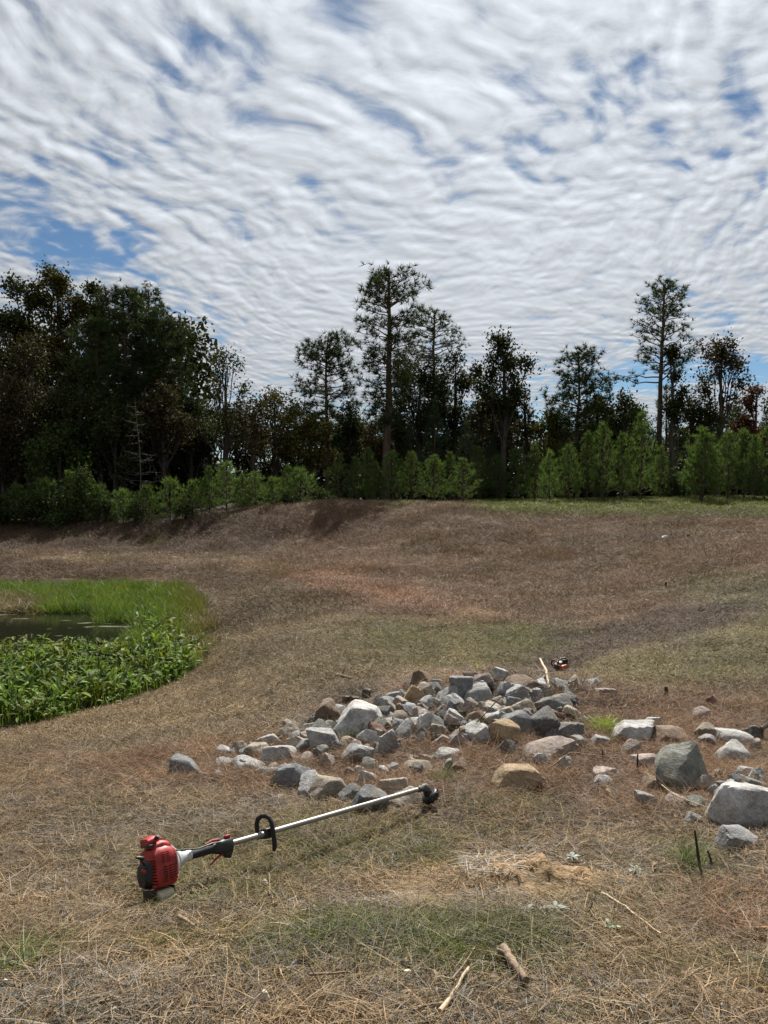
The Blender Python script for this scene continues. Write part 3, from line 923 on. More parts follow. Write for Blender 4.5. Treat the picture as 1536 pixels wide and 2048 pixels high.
def np_tube(P, R, sides=5):
    """tube along points P (n,3) with radii R; returns V, quads"""
    P = np.asarray(P, float); n = len(P)
    T = np.gradient(P, axis=0); T /= np.linalg.norm(T, axis=1)[:, None] + 1e-9
    ref = np.array([0.31, 0.17, 1.0]) if abs(T[:, 2]).mean() < 0.9 else np.array([1.0, 0.2, 0])
    S = np.cross(T, ref); S /= np.linalg.norm(S, axis=1)[:, None] + 1e-9
    U = np.cross(S, T)
    a = np.arange(sides) * 2 * PI / sides
    V = P[:, None] + (S[:, None] * np.cos(a)[None, :, None] + U[:, None] * np.sin(a)[None, :, None]) * np.asarray(R)[:, None, None]
    idx = np.arange(n * sides).reshape(n, sides)
    r = np.roll(idx, -1, axis=1)
    F = np.stack([idx[:-1].ravel(), r[:-1].ravel(), r[1:].ravel(), idx[1:].ravel()], 1)
    return V.reshape(-1, 3), F

class Wood:
    def __init__(self): self.V, self.F, self.o = [], [], 0
    def add(self, P, R, sides=5):
        V, F = np_tube(P, R, sides); self.V.append(V); self.F.append(F + self.o); self.o += len(V)
    def mesh(self, name, mat): return mesh_np(name, np.vstack(self.V), np.vstack(self.F), [mat], True)

def bow(a, b, rng, sag=0.12, n=6):
    """a gently crooked limb from a to b"""
    a, b = np.asarray(a, float), np.asarray(b, float)
    t = np.linspace(0, 1, n)[:, None]
    L = np.linalg.norm(b - a)
    mid = rng.normal(0, abs(sag) * L * 0.5, 3); mid[2] += sag * L
    P = a + (b - a) * t + mid * (4 * t * (1 - t)) * 0.5
    P[1:-1] += rng.normal(0, 0.02 * L, (n - 2, 3))
    return P

def leaf_quads(C, size, rng, per, spread, flat=0.5):
    """diamond leaves scattered about cluster centres C"""
    n = len(C) * per
    c = np.repeat(C, per, axis=0) + rng.normal(0, 1, (n, 3)) * np.asarray(spread) * rng.uniform(0.3, 1.0, (n, 1))
    d = rng.normal(size=(n, 3)); d /= np.linalg.norm(d, axis=1)[:, None]
    e = rng.normal(size=(n, 3)); e[:, 2] *= flat
    e -= d * (e * d).sum(1)[:, None]; e /= np.linalg.norm(e, axis=1)[:, None] + 1e-9
    s = size * rng.uniform(0.55, 1.25, (n, 1))
    V = np.stack([c - d * s * .5, c + e * s * .32, c + d * s * .5, c - e * s * .32], 1).reshape(-1, 3)
    F = np.arange(n * 4).reshape(n, 4)
    tint = np.repeat(rng.random(len(C)), per) * 0.55 + rng.random(n) * 0.45
    return V, F, tint

def broadleaf(H, rx, z0, seed, lobes=11, clus=15, per=26, leaf=0.16, dense=1.35, lean=0.0, top=None, lobe_r=0.36):
    """returns wood mesh data and leaf arrays; H height, rx crown half width, z0 height of the lowest leaves"""
    rng = np.random.default_rng(seed)
    W_ = Wood()
    r0 = 0.016 * H + 0.05
    n = 9
    t = np.linspace(0, 1, n)
    trunk = np.stack([lean * t * H * 0.3 + np.cumsum(rng.normal(0, 0.012 * H, n)) * 0.5, np.cumsum(rng.normal(0, 0.01 * H, n)) * 0.5, t * H * 0.86 - 0.2], 1)
    trunk[0, :2] = 0
    W_.add(trunk, r0 * (1 - 0.85 * t) + 0.015, 9)
    cz = (H + z0) / 2; hz = (H - z0) / 2
    L = []
    k = 0
    while len(L) < lobes and k < 900:
        k += 1
        q = rng.normal(size=3); q /= np.linalg.norm(q)
        rr = rng.uniform(0.40, 0.98)
        p = np.array([q[0] * rx * rr, q[1] * rx * 0.85 * rr, cz + q[2] * hz * rr])
        tt = (p[2] - z0) / (H - z0)
        lim = rx * (1.0 if top is None else (1 - top * tt))
        if np.hypot(p[0], p[1]) > lim * 1.0: continue
        if all(np.linalg.norm((p - o)) > rx * 0.36 for o in L): L.append(p)
    L.append(np.array([trunk[-1, 0], trunk[-1, 1], H - hz * 0.26]))
    C = []
    for p in L:
        base_t = np.clip((p[2] - 0.10 * H) / H * 0.85, 0.25, 0.95)
        i = int(base_t * (n - 1)); a = trunk[i]
        limb = bow(a, p, rng, 0.10)
        rb = r0 * (1 - 0.85 * t[i]) * 0.38
        W_.add(limb, np.linspace(rb, 0.02, len(limb)), 5)
        R = np.array([rx, rx, min(hz, rx * 1.0)]) * lobe_r * rng.uniform(0.8, 1.25)
        for _ in range(clus):
            q = rng.normal(size=3); q /= np.linalg.norm(q)
            c = p + q * R * rng.uniform(0.45, 1.0)
            c[2] = min(c[2], H)
            C.append(c)
            if rng.random() < 0.55:
                W_.add(bow(limb[rng.integers(3, len(limb))], c, rng, 0.08, 4), [0.028, 0.02, 0.014, 0.008], 3)
    C = np.array(C)
    V, F, T = leaf_quads(C, leaf, rng, int(per * dense), rx * 0.10 + 0.15)
    return W_, V, F, T

def tufts(C, D, L, rng, n=12, width=0.022, spread=0.75):
    """starbursts of needles: centres C, main directions D"""
    m = len(C)
    c = np.repeat(C, n, axis=0); d = np.repeat(D, n, axis=0)
    q = rng.normal(size=(m * n, 3)); q /= np.linalg.norm(q, axis=1)[:, None]
    v = d * (1 - spread * 0.5) + q * spread; v /= np.linalg.norm(v, axis=1)[:, None] + 1e-9
    s = np.cross(v, rng.normal(size=(m * n, 3))); s /= np.linalg.norm(s, axis=1)[:, None] + 1e-9
    l = (L * rng.uniform(0.65, 1.15, m * n))[:, None]
    V = np.stack([c - s * width * .5, c + s * width * .5, c + v * l], 1).reshape(-1, 3)
    F = np.arange(m * n * 3).reshape(-1, 3)
    tint = np.repeat(rng.random(m), n) * 0.6 + rng.random(m * n) * 0.4
    return V, F, tint

def tall_pine(H, prof, seed, dens=1.0, tuft=0.30, nn=13, whorl=0.36, width=0.034, limbs=None, r0=None, up=0.32, straight=True):
    """prof: list of (height share, half width) giving the outline of the crown"""
    rng = np.random.default_rng(seed)
    W_ = Wood()
    r0 = r0 or 0.013 * H + 0.02
    n = 12; t = np.linspace(0, 1, n)
    sway = np.cumsum(rng.normal(0, 0.0035 * H, (n, 2)), axis=0); sway -= sway[0]
    trunk = np.stack([sway[:, 0], sway[:, 1], t * H * 0.985 - 0.25 * (t == 0)], 1)
    W_.add(trunk, r0 * (1 - 0.82 * t ** 1.1) + 0.01, 10)
    hs = [p[0] for p in prof]; ws = [p[1] for p in prof]
    C, D = [], []
    def branch(h, az, L, upk):
        a = np.array([np.interp(h * H, trunk[:, 2], trunk[:, 0]), np.interp(h * H, trunk[:, 2], trunk[:, 1]), h * H])
        dirv = np.array([math.cos(az), math.sin(az), upk])
        b = a + dirv * L
        P = bow(a, b, rng, -0.05 if h < 0.6 else 0.02, 7)
        W_.add(P, np.linspace(0.018 + 0.012 * L, 0.010, 7), 5)
        ns = max(3, int(L * 2.5 * dens))
        for k in range(ns):
            tt = rng.uniform(0.25, 1.0) ** 0.8
            i = min(int(tt * 6), 5); p = P[i] + (P[i + 1] - P[i]) * (tt * 6 - i)
            sl = rng.uniform(0.25, 0.75) * (0.35 + 0.22 * L)
            sa = az + rng.choice([-1, 1]) * rng.uniform(0.3, 1.2)
            q = p + np.array([math.cos(sa), math.sin(sa), rng.uniform(0.0, 0.75)]) * sl
            W_.add(np.array([p, (p + q) / 2 + [0, 0, .03], q]), [0.014, 0.011, 0.008], 3)
            for j in range(int(rng.integers(2, 4))):
                c = p + (q - p) * rng.uniform(0.3, 1.0) + rng.normal(0, 0.15, 3)
                C.append(c); dd = np.array([math.cos(sa) * .6, math.sin(sa) * .6, 0.7]); D.append(dd / np.linalg.norm(dd))
        C.append(P[-1]); D.append(dirv / np.linalg.norm(dirv))
    h = hs[0]
    while h < 0.985:
        w = np.interp(h, hs, ws)
        nb = int(rng.integers(5, 9)); a0 = rng.random() * 6.28
        for k in range(nb):
            if rng.random() < 0.14: continue
            branch(h + rng.uniform(-0.5, 0.5) * whorl / H, a0 + k * 2 * PI / nb + rng.normal(0, 0.25), max(0.2, w * rng.uniform(0.62, 1.08)), up * (0.2 + 1.3 * max(0, h - 0.35)) + rng.normal(0, 0.10))
        h += whorl / H * rng.uniform(0.75, 1.25)
    for (h, az, L, upk) in (limbs or []):
        branch(h, az, L, upk)
    C.append(trunk[-1]); D.append(np.array([0, 0, 1.0]))
    C = np.array(C); D = np.array(D)
    V, F, T = tufts(C, D, tuft, rng, nn, width)
    return W_, V, F, T

def young_pine(H, R, seed, nn=10, tuft=0.24, width=0.022, per=1.0, bare=0.10, fork=False):
    """bushy young loblolly: upswept whorls clothed in long needles almost to the ground"""
    rng = np.random.default_rng(seed)
    W_ = Wood(); n = 8; t = np.linspace(0, 1, n)
    C, D = [], []
    leaders = [(0.0, 0.0, H)] + ([(0.35, 0.1, H * 0.9)] if fork else [])
    for (ox, oy, Hh) in leaders:
        trunk = np.stack([ox * np.minimum(t * 3, 1) + np.cumsum(rng.normal(0, .015, n)), oy * t + np.cumsum(rng.normal(0, .015, n)), t * Hh - 0.1 * (t == 0)], 1)
        W_.add(trunk, (0.018 + 0.011 * Hh) * (1 - 0.85 * t) + 0.004, 7)
        h = bare * Hh
        while h < Hh * 0.97:
            s = h / Hh
            L = R * (np.interp(s, [0, 0.12, 0.35, 0.7, 1.0], [0.55, 1.0, 0.95, 0.50, 0.06])) * rng.uniform(0.8, 1.15)
            nb = int(rng.integers(4, 7)); a0 = rng.random() * 6.28
            a = np.array([np.interp(h, trunk[:, 2], trunk[:, 0]), np.interp(h, trunk[:, 2], trunk[:, 1]), h])
            for k in range(nb):
                az = a0 + k * 2 * PI / nb + rng.normal(0, .25); e = rng.uniform(0.35, 0.75) + 0.35 * s
                LL = L * rng.uniform(0.65, 1.15)
                tip = a + np.array([math.cos(az), math.sin(az), math.tan(min(e, 1.2)) * 0.75]) * LL
                mid = (a + tip) / 2 + np.array([math.cos(az), math.sin(az), -0.35]) * LL * 0.12
                W_.add(np.array([a, mid, tip]), [0.013, 0.010, 0.006], 3)
                m = max(2, int((3 + LL * 5.5) * per))
                for j in range(m):
                    q = rng.uniform(0.25, 1.0) ** 0.75
                    p = (a * (1 - q) ** 2 + 2 * mid * q * (1 - q) + tip * q * q)
                    p = p + rng.normal(0, 0.055 + 0.05 * LL, 3) + np.array([0, 0, 0.05])
                    C.append(p); dd = np.array([math.cos(az) * .45, math.sin(az) * .45, 0.9]); D.append(dd / np.linalg.norm(dd))
            h += rng.uniform(0.22, 0.36) * max(0.6, Hh / 4.5)
        for j in range(5): C.append(trunk[-1] - [0, 0, 0.08 * j]); D.append(np.array([0, 0, 1.0]))
    V, F, T = tufts(np.array(C), np.array(D), tuft * 1.15, rng, nn, width, 0.48)
    return W_, V, F, T

TRI = [0]
def assemble(name, data, bark, leaf):
    W_, V, F, T = data
    wm = W_.mesh(name + '_trunk', bark); lm = mesh_np(name + '_crown', V, F, [leaf], False, T)
    TRI[0] += len(wm.polygons) * 2 + len(lm.polygons) * (F.shape[1] - 2)
    return wm, lm

def plant_tree(name, meshes, u, Y, label, cat, group, rot=0.0, s=(1, 1, 1)):
    x, _, _ = pix_at(u, 950, Y)
    o = empty(name, (x, Y, gz(x, Y) - 0.03), rot)
    o.scale = s
    tag(o, label, cat, group)
    link('trunk', meshes[0], o); link('crown', meshes[1], o)
    return o

def h_at(u, v, Y):
    x, _, z = pix_at(u, v, Y)
    return z - gz(x, Y)
def m_at(px, Y): return px * Y / FPX

# --- the tall individual trees of the wood edge
G_B, G_P, G_Y = 'broadleaved trees of the wood edge', 'tall pines of the wood edge', 'young pines along the top of the bank'
def BL(u, Y, vtop, half, vlow, kind, seed, label, **kw):
    H = h_at(u, vtop, Y); z0 = max(0.3, h_at(u, vlow, Y))
    m = assemble('broadleaf_tree', broadleaf(H, m_at(half, Y), z0, seed, **kw), M_TB, LEAF[kind])
    return plant_tree('broadleaf_tree', m, u, Y, label, 'tree', G_B)
def TP(u, Y, vtop, prof, seed, label, kind='pine', **kw):
    H = h_at(u, vtop, Y)
    pr = [(max(0.03, h_at(u, v, Y) / H), m_at(w, Y)) for v, w in prof]
    m = assemble('pine_tree', tall_pine(H, pr, seed, **kw), M_PB, LEAF[kind])
    return plant_tree('pine_tree', m, u, Y, label, 'pine', G_P)

# left block
BL(30, 44, 538, 62, 826, 'oak', 11, 'tall broadleaved tree with rounded top at the far left edge', lobes=14, clus=17, per=30, leaf=0.19)
BL(122, 45, 528, 62, 800, 'yellow', 12, 'tallest broadleaved tree of the left block with pale olive top', lobes=14, clus=17, per=30, leaf=0.19)
BL(186, 46, 545, 46, 813, 'oak', 13, 'tall rounded broadleaved tree left of the dense dark pines', lobes=12, clus=16, per=30, leaf=0.19)
TP(250, 41, 574, [(860, 80), (760, 100), (690, 88), (640, 66), (590, 30), (574, 8)], 14, 'dense dark pine filling the right half of the left block', dens=1.55, nn=18, tuft=0.34)
TP(300, 44, 572, [(820, 70), (760, 66), (690, 56), (640, 40), (600, 22), (572, 8)], 15, 'slim topped pine showing above the dense dark one', dens=1.3, nn=16)
TP(330, 42, 640, [(850, 46), (770, 56), (700, 52), (660, 40), (640, 10)], 16, 'pine with knobbly right side at the edge of the left block', dens=1.5, nn=18)
TP(205, 39, 640, [(900, 60), (800, 70), (720, 52), (660, 26), (640, 8)], 17, 'dark pine standing before the left block below the rounded tops', dens=1.35, nn=16)
BL(60, 38, 660, 92, 917, 'brown', 18, 'brown tinged broadleaved tree low at the far left', lobes=15, clus=16, per=26)
BL(160, 37.5, 720, 70, 937, 'oak', 19, 'dark broadleaved tree below the pines of the left block', lobes=12, clus=15, per=26)
BL(-60, 42, 570, 85, 904, 'oak', 20, 'broadleaved tree cut by the left edge of the photo', lobes=12, clus=15, per=26, leaf=0.19)
BL(5, 36.5, 800, 70, 985, 'brown', 21, 'low bushy tree at the left edge before the tall ones', lobes=10, clus=14, per=24)
BL(235, 37, 800, 64, 975, 'oak', 22, 'dark bushy tree behind the bare grey sapling', lobes=11, clus=15, per=26)
BL(330, 38.5, 760, 60, 937, 'brown', 23, 'brownish broadleaved tree between left block and open trees', lobes=12, clus=15, per=26)
BL(120, 36, 850, 70, 1000, 'shrub', 24, 'dark leafy thicket tree low in the left block', lobes=9, clus=14, per=24)
BL(385, 42, 790, 52, 960, 'oak', 25, 'dark broadleaved tree left of the airy one', lobes=10, clus=14, per=24)
# airy trees
BL(455, 40, 688, 70, 917, 'oak', 26, 'airy broadleaved tree with sky gaps right of the left block', lobes=15, clus=9, per=17, top=0.55, lobe_r=0.27, leaf=0.15)
BL(505, 38, 800, 60, 943, 'brown', 27, 'sparse low tree before the airy broadleaved one', lobes=10, clus=9, per=16, lobe_r=0.3)
BL(552, 41, 770, 52, 940, 'yellow', 28, 'yellowish olive broadleaved tree left of the centre pines', lobes=12, clus=12, per=20, top=0.3)
TP(655, 43, 672, [(890, 50), (800, 72), (735, 62), (700, 50), (672, 14)], 29, 'round headed pine left of the tallest pine', dens=1.35, nn=14, tuft=0.34)
BL(618, 39, 830, 48, 950, 'yellow', 30, 'low olive broadleaved tree under the round headed pine', lobes=10, clus=11, per=20)
TP(770, 40, 541, [(850, 30), (800, 52), (740, 62), (690, 70), (640, 78), (600, 66), (570, 44), (541, 16)], 31, 'tallest pine standing out above the wood near the centre', dens=1.0, nn=14, tuft=0.36, whorl=0.42, up=0.5, r0=0.24)
TP(868, 46, 618, [(860, 40), (760, 58), (690, 62), (650, 44), (618, 12)], 32, 'thin crowned pine just right of the tallest pine', dens=0.8, nn=12, tuft=0.30)
BL(838, 43, 712, 66, 917, 'oak', 33, 'dense dark broadleaved tree between the tallest pine and the oak', lobes=14, clus=16, per=26)
BL(905, 44, 692, 52, 917, 'oak', 34, 'dark broadleaved tree with sloping top left of the oak', lobes=12, clus=15, per=26)
BL(1003, 41, 652, 62, 885, 'oak', 35, 'oak with knobbly clumps and gaps right of the centre', lobes=17, clus=8, per=34, top=0.2, lobe_r=0.24, leaf=0.17)
BL(985, 42, 760, 50, 930, 'brown', 36, 'dark broadleaved tree under the oak with knobbly clumps', lobes=12, clus=14, per=24)
BL(1052, 42, 768, 24, 917, 'brown', 37, 'small sparse broadleaved tree right of the oak', lobes=8, clus=8, per=14)
BL(1092, 41, 815, 36, 950, 'yellow', 38, 'small yellowish tree left of the dense rounded pine', lobes=9, clus=11, per=20)
TP(1155, 41, 703, [(930, 60), (860, 66), (800, 62), (750, 46), (720, 28), (703, 8)], 39, 'dense rounded pine right of the gap', dens=1.7, nn=18)
BL(1205, 42, 800, 44, 937, 'brown', 40, 'dark broadleaved tree right of the dense rounded pine', lobes=11, clus=14, per=24)
BL(1252, 40, 778, 40, 937, 'oak', 41, 'dark broadleaved tree left of the tall open pine', lobes=11, clus=13, per=22)
TP(1318, 42, 566, [(740, 44), (700, 62), (650, 58), (610, 44), (585, 26), (566, 10)], 42, 'tall open pine with a bare low limb on the right', dens=0.85, nn=13, tuft=0.30, whorl=0.46, up=0.5,
   limbs=[(0.545, PI, 2.5, 0.10), (0.57, PI * 0.9, 2.2, 0.08), (0.55, 0.15, 2.1, 0.95), (0.60, 0.05, 1.9, 0.75), (0.585, -0.2, 2.3, 0.65)])
BL(1345, 41, 692, 28, 872, 'oak', 43, 'small leafy tree against the trunk of the tall open pine', lobes=8, clus=12, per=22)
BL(1432, 41, 672, 56, 885, 'brown', 44, 'broadleaved tree with brownish leaves right of the tall open pine', lobes=14, clus=11, per=22, top=0.35, lobe_r=0.30)
BL(1506, 42, 762, 30, 917, 'red', 45, 'small reddish tree near the right edge', lobes=9, clus=11, per=20)
BL(1555, 43, 800, 40, 937, 'oak', 46, 'broadleaved tree cut by the right edge of the photo', lobes=9, clus=12, per=20)
BL(1390, 42, 790, 46, 937, 'oak', 47, 'dark broadleaved tree between the tall open pine and the brownish tree', lobes=10, clus=13, per=22)
BL(745, 41, 830, 46, 960, 'brown', 48, 'brown tinged undergrowth tree at the foot of the tallest pine', lobes=10, clus=12, per=22)
BL(700, 43, 800, 42, 943, 'oak', 49, 'dark tree between the round headed pine and the tallest pine', lobes=9, clus=12, per=20)

for i, (u, Y, vt, half, kind, lab) in enumerate([
    (422, 43.5, 800, 48, 'oak', 'dark tree filling the gap left of the airy broadleaved tree'), (480, 44, 810, 44, 'oak', 'dark tree seen through the airy broadleaved tree'),
    (590, 44, 800, 46, 'oak', 'dark tree between the yellowish olive tree and the round headed pine'), (530, 44.5, 850, 44, 'brown', 'low dull tree behind the yellowish olive tree'),
    (800, 44.5, 780, 44, 'oak', 'dark tree right behind the trunk of the tallest pine'), (960, 45, 780, 44, 'oak', 'dark tree behind and left of the oak'),
    (1130, 44, 840, 44, 'oak', 'dark tree behind the small yellowish one'), (1285, 45, 830, 44, 'oak', 'dark tree behind the pointed young pine'),
    (1190, 45, 780, 40, 'brown', 'dull tree behind the dense rounded pine'), (1470, 45, 800, 42, 'oak', 'dark tree behind the brownish tree at the right')]):
    BL(u, Y, vt, half, 965, kind, 300 + i, lab, lobes=11, clus=13, per=22)

# --- young pines
YP = {}
def yp(kind, key, H, R, seed, **kw):
    YP[key] = (assemble('young_pine', young_pine(H, R, seed, **kw), M_PB, LEAF[kind]), H, R)
for i in range(6): yp('young', 'y%d' % i, 3.6, 1.05, 60 + i, bare=0.06 + 0.02 * (i % 3))
yp('young', 'fork', 4.0, 1.2, 70, fork=True, bare=0.14)
for i in range(3): yp('bluish', 'b%d' % i, 6.5, 1.5, 80 + i, bare=0.10, tuft=0.28, per=1.1)
yp('young', 's0', 1.5, 0.75, 90, tuft=0.20, bare=0.03); yp('young', 's1', 1.6, 0.8, 91, tuft=0.20, bare=0.03)

def place_young(key, u, v_base, v_top, half, Y, label, rot):
    m, H0, R0 = YP[key]
    H = max(0.5, h_at(u, v_top, Y)) * (1.0 if v_base < 0 or key[0] == 'b' else 0.88 + 0.22 * ((u * 0.37) % 1.0)); R = m_at(half, Y) * 0.86
    return plant_tree('young_pine', m, u, Y, label, 'young pine', G_Y, rot, (R / R0, R / R0, H / H0))
R_ = np.random.default_rng(77)
YOUNG = [
 # right hand rows, nearest first
 ('fork', 1402, 862, 52, 35.0, 'forked young pine standing forward on the lawn at the right'),
 ('y0', 1098, 895, 26, 36.5, 'small young pine first on the left of the lawn'),
 ('y1', 1138, 875, 34, 37, 'second young pine from the left on the lawn edge'),
 ('y2', 1172, 868, 34, 37.5, 'third young pine from the left on the lawn edge'),
 ('y3', 1208, 862, 38, 36.8, 'fourth young pine from the left on the lawn edge'),
 ('y4', 1242, 872, 32, 37.8, 'fifth young pine from the left on the lawn edge, close to the pointed one'),
 ('y5', 1281, 845, 44, 37, 'pointed young pine with clear dark stem on the lawn'),
 ('y0', 1322, 885, 30, 39, 'young pine behind and right of the pointed one'),
 ('y1', 1456, 868, 38, 38, 'young pine just right of the forked one'),
 ('y2', 1490, 852, 42, 38.5, 'young pine second right of the forked one'),
 ('y3', 1528, 850, 40, 38, 'young pine at the right edge of the photo'),
 ('y4', 1510, 880, 30, 37, 'short young pine before the pair at the right edge'),
 ('y5', 1440, 850, 34, 41, 'young pine behind the forked one'),
 ('b0', 1330, 772, 66, 42.5, 'large dark bluish pine below the tall open pine'),
 ('b1', 1472, 815, 46, 43, 'bluish pine rising behind the right hand young pines'),
 ('b2', 1420, 830, 36, 44, 'bluish pine in the back left of the right hand group'),
 ('b0', 1530, 822, 40, 44, 'bluish pine in the back at the right edge'),
 ('y0', 1070, 900, 28, 38.5, 'young pine left of the small first one on the lawn'),
 ('y1', 1120, 885, 28, 40, 'young pine in the second row above the lawn edge'),
 ('y3', 1190, 858, 30, 40.5, 'young pine in the second row behind the third and fourth'),
 ('y2', 1262, 870, 28, 41, 'young pine in the second row left of the pointed one'),
 # centre
 ('y4', 676, 902, 30, 34.2, 'narrow tall young pine first of the centre group'),
 ('y5', 712, 915, 34, 34.4, 'young pine second of the centre group'),
 ('y0', 752, 920, 30, 34.8, 'young pine third of the centre group'),
 ('y1', 786, 908, 38, 34.4, 'broad young pine in the middle of the centre group'),
 ('y2', 826, 905, 34, 34.8, 'young pine right of the broad one in the centre group'),
 ('y3', 868, 902, 38, 34.0, 'bright young pine with pointed top in the centre group'),
 ('y5', 926, 920, 40, 34.3, 'bright young pine last on the right of the centre group'),
 ('y4', 900, 895, 30, 37, 'young pine behind the bright pair of the centre group'),
 ('y0', 955, 890, 32, 37.5, 'young pine behind and right of the centre group'),
 ('y1', 995, 900, 32, 38, 'shaded young pine left of the gap'),
 ('y2', 1035, 905, 34, 38, 'shaded young pine before the small sparse tree'),
 ('b1', 868, 800, 42, 40.5, 'greyish green pine rising behind the centre group'),
 ('b2', 932, 845, 38, 40, 'greyish pine behind the bright pair'),
 ('b0', 820, 850, 34, 41, 'greyish pine left of the taller greyish green one'),
 ('b1', 985, 868, 32, 41, 'greyish pine left of the gap below the oak'),
 ('y3', 735, 905, 26, 37, 'young pine in the second row of the centre group'),
 # left
 ('s0', 602, 945, 44, 33.6, 'low bushy young pine on the bank left of the centre group'),
 ('y0', 575, 935, 26, 35, 'young pine behind the low bushy one'),
 ('s1', 545, 960, 32, 34, 'small young pine second left of the centre group'),
 ('y1', 512, 940, 34, 35, 'young pine under the airy broadleaved tree'),
 ('y2', 452, 915, 40, 34.2, 'tallest young pine of the left bank row'),
 ('y3', 484, 940, 26, 34.6, 'young pine touching the tallest of the left bank row'),
 ('y4', 418, 938, 28, 34.4, 'young pine left of the tallest of the left bank row'),
 ('s0', 385, 965, 34, 34, 'small young pine in the left bank row'),
 ('s1', 340, 968, 38, 34, 'rounded young pine in the left bank row'),
 ('s0', 292, 968, 36, 34, 'rounded young pine below the bare grey sapling'),
 ('s1', 245, 985, 34, 34.2, 'dark low young pine left of the bare grey sapling'),
 ('s0', 196, 975, 44, 34.6, 'dark low young pine in the left part of the row'),
 ('y5', 140, 950, 40, 35, 'shaded young pine third from the left edge'),
 ('s1', 88, 965, 44, 34.8, 'shaded low young pine second from the left edge'),
 ('y0', 30, 960, 44, 35, 'shaded young pine at the left edge'),
]
for i, (key, u, vt, half, Y, lab) in enumerate(YOUNG):
    Y -= 2.9 * (1 - smooth(u, 540, 670))
    if u > 1060 and Y < 38.8 and key[0] != 'b': Y -= 3.4
    elif 660 < u < 940 and Y < 35: Y -= 1.2
    place_young(key, u, 1000, vt, half, Y, lab, float(R_.random() * 6.28))

# --- shrubs and small undergrowth before the wood
SH = [assemble('shrub', broadleaf(1.6, 0.95, 0.1, 120 + i, lobes=7, clus=10, per=20, leaf=0.12), M_TB, LEAF['shrub']) for i in range(3)]
for i, (u, vt, half, Y, lab) in enumerate([
    (165, 940, 40, 34.2, 'green shrub in shade at the left part of the wood edge'), (60, 985, 40, 33.6, 'low dark shrub near the left edge of the bank'),
    (110, 990, 40, 33.4, 'low shrub second from the left on the bank'), (215, 1000, 34, 33.6, 'low shrub right of the dark low young pine'),
    (270, 1000, 30, 33.5, 'low shrub under the bare grey sapling'), (0, 990, 40, 33.8, 'low dark shrub cut by the left edge'),
    (640, 975, 26, 34.6, 'small shrub between low bushy pine and centre group'), (370, 1000, 30, 33.4, 'low shrub before the left bank row'),
    (1345, 950, 40, 40.5, 'green shrub beyond the lawn behind the forked young pine'), (1060, 960, 34, 39.5, 'shrub in shade left of the lawn'),
    (975, 965, 30, 38.5, 'shrub in shade right of the centre group'), (570, 985, 26, 33.9, 'little shrub before the young pine on the left bank')]):
    Y -= 2.2 * (1 - smooth(u, 540, 670))
    H = max(0.4, h_at(u, vt, Y)); R = m_at(half, Y) * 1.1
    plant_tree('shrub', SH[i % 3], u, Y, lab, 'shrub', 'shrubs before the wood', 1.1 * i, (R / .95, R / .95, H / 1.6))

# --- bare grey sapling in front of the left block
def bare_sapling():
    rng = np.random.default_rng(5); W_ = Wood(); Y = 34.6; H = h_at(276, 800, Y)
    t = np.linspace(0, 1, 9); tr = np.stack([0.12 * np.sin(t * 4), 0 * t, t * H], 1)
    W_.add(tr, 0.035 * (1 - .85 * t) + 0.004, 6)
    for k in range(44):
        h = rng.uniform(0.12, 0.95) * H; az = rng.random() * 6.28; L = m_at(60, Y) * (1.05 - h / H) * rng.uniform(.5, 1.1) + .15
        a = np.array([np.interp(h, tr[:, 2], tr[:, 0]), 0, h]); b = a + np.array([math.cos(az), math.sin(az), rng.uniform(-.1, .3)]) * L
        P = bow(a, b, rng, -0.10, 6); W_.add(P, np.linspace(0.014, 0.005, 6), 4)
        for _ in range(4):
            i = rng.integers(2, 5); q = P[i] + rng.normal(0, .22, 3) * L
            W_.add(np.array([P[i], q]), [0.006, 0.003], 3)
    x, _, _ = pix_at(276, 950, Y)
    root = empty('bare_sapling', (x, Y, gz(x, Y) - .02)); tag(root, 'leafless grey sapling with drooping twigs in front of the left block', 'dead tree')
    link('trunk', W_.mesh('bare_sapling_trunk', M_DEADB), root)
bare_sapling()

# --- deep wood behind: one mass of dark trees that nobody could count
def deep_wood():
    rng = np.random.default_rng(9)
    Vs, Fs, Ts, off = [], [], [], 0
    def clump(u, Y, vt, half, vl, n):
        nonlocal off
        x, _, zt = pix_at(u, vt, Y); _, _, zl = pix_at(u, vl, Y)
        C = np.stack([x + rng.normal(0, m_at(half, Y) * .5, n), Y + rng.normal(0, 1.2, n), rng.uniform(zl, zt, n)], 1)
        V, F, T = leaf_quads(C, 0.42, rng, 14, 0.5)
        Vs.append(V); Fs.append(F + off); Ts.append(T); off += len(V)
    for u in range(-80, 400, 34): clump(u, 48 + rng.uniform(0, 5), 660 + rng.uniform(-30, 60), 30, 1010, 110)
    for u in range(-90, 420, 26): clump(u, 44 + rng.uniform(0, 3), 890 + rng.uniform(-30, 20), 26, 1030, 120)
    for u in range(640, 1040, 30): clump(u, 47 + rng.uniform(0, 5), 850 + rng.uniform(-20, 40), 28, 1010, 90)
    for u in range(1070, 1600, 32): clump(u, 46 + rng.uniform(0, 5), 880 + rng.uniform(-20, 30), 30, 1010, 80)
    for u in range(400, 640, 30): clump(u, 47 + rng.uniform(0, 5), 955 + rng.uniform(-20, 20), 24, 1015, 50)
    o = link('deep_wood', mesh_np('deep_wood', np.vstack(Vs), np.vstack(Fs), [LEAF['oak']], False, np.concatenate(Ts)))
    tag(o, 'dark mass of woodland foliage deep behind the front trees', 'woodland', kind='stuff')
deep_wood()
print('TREE TRIS', TRI[0])
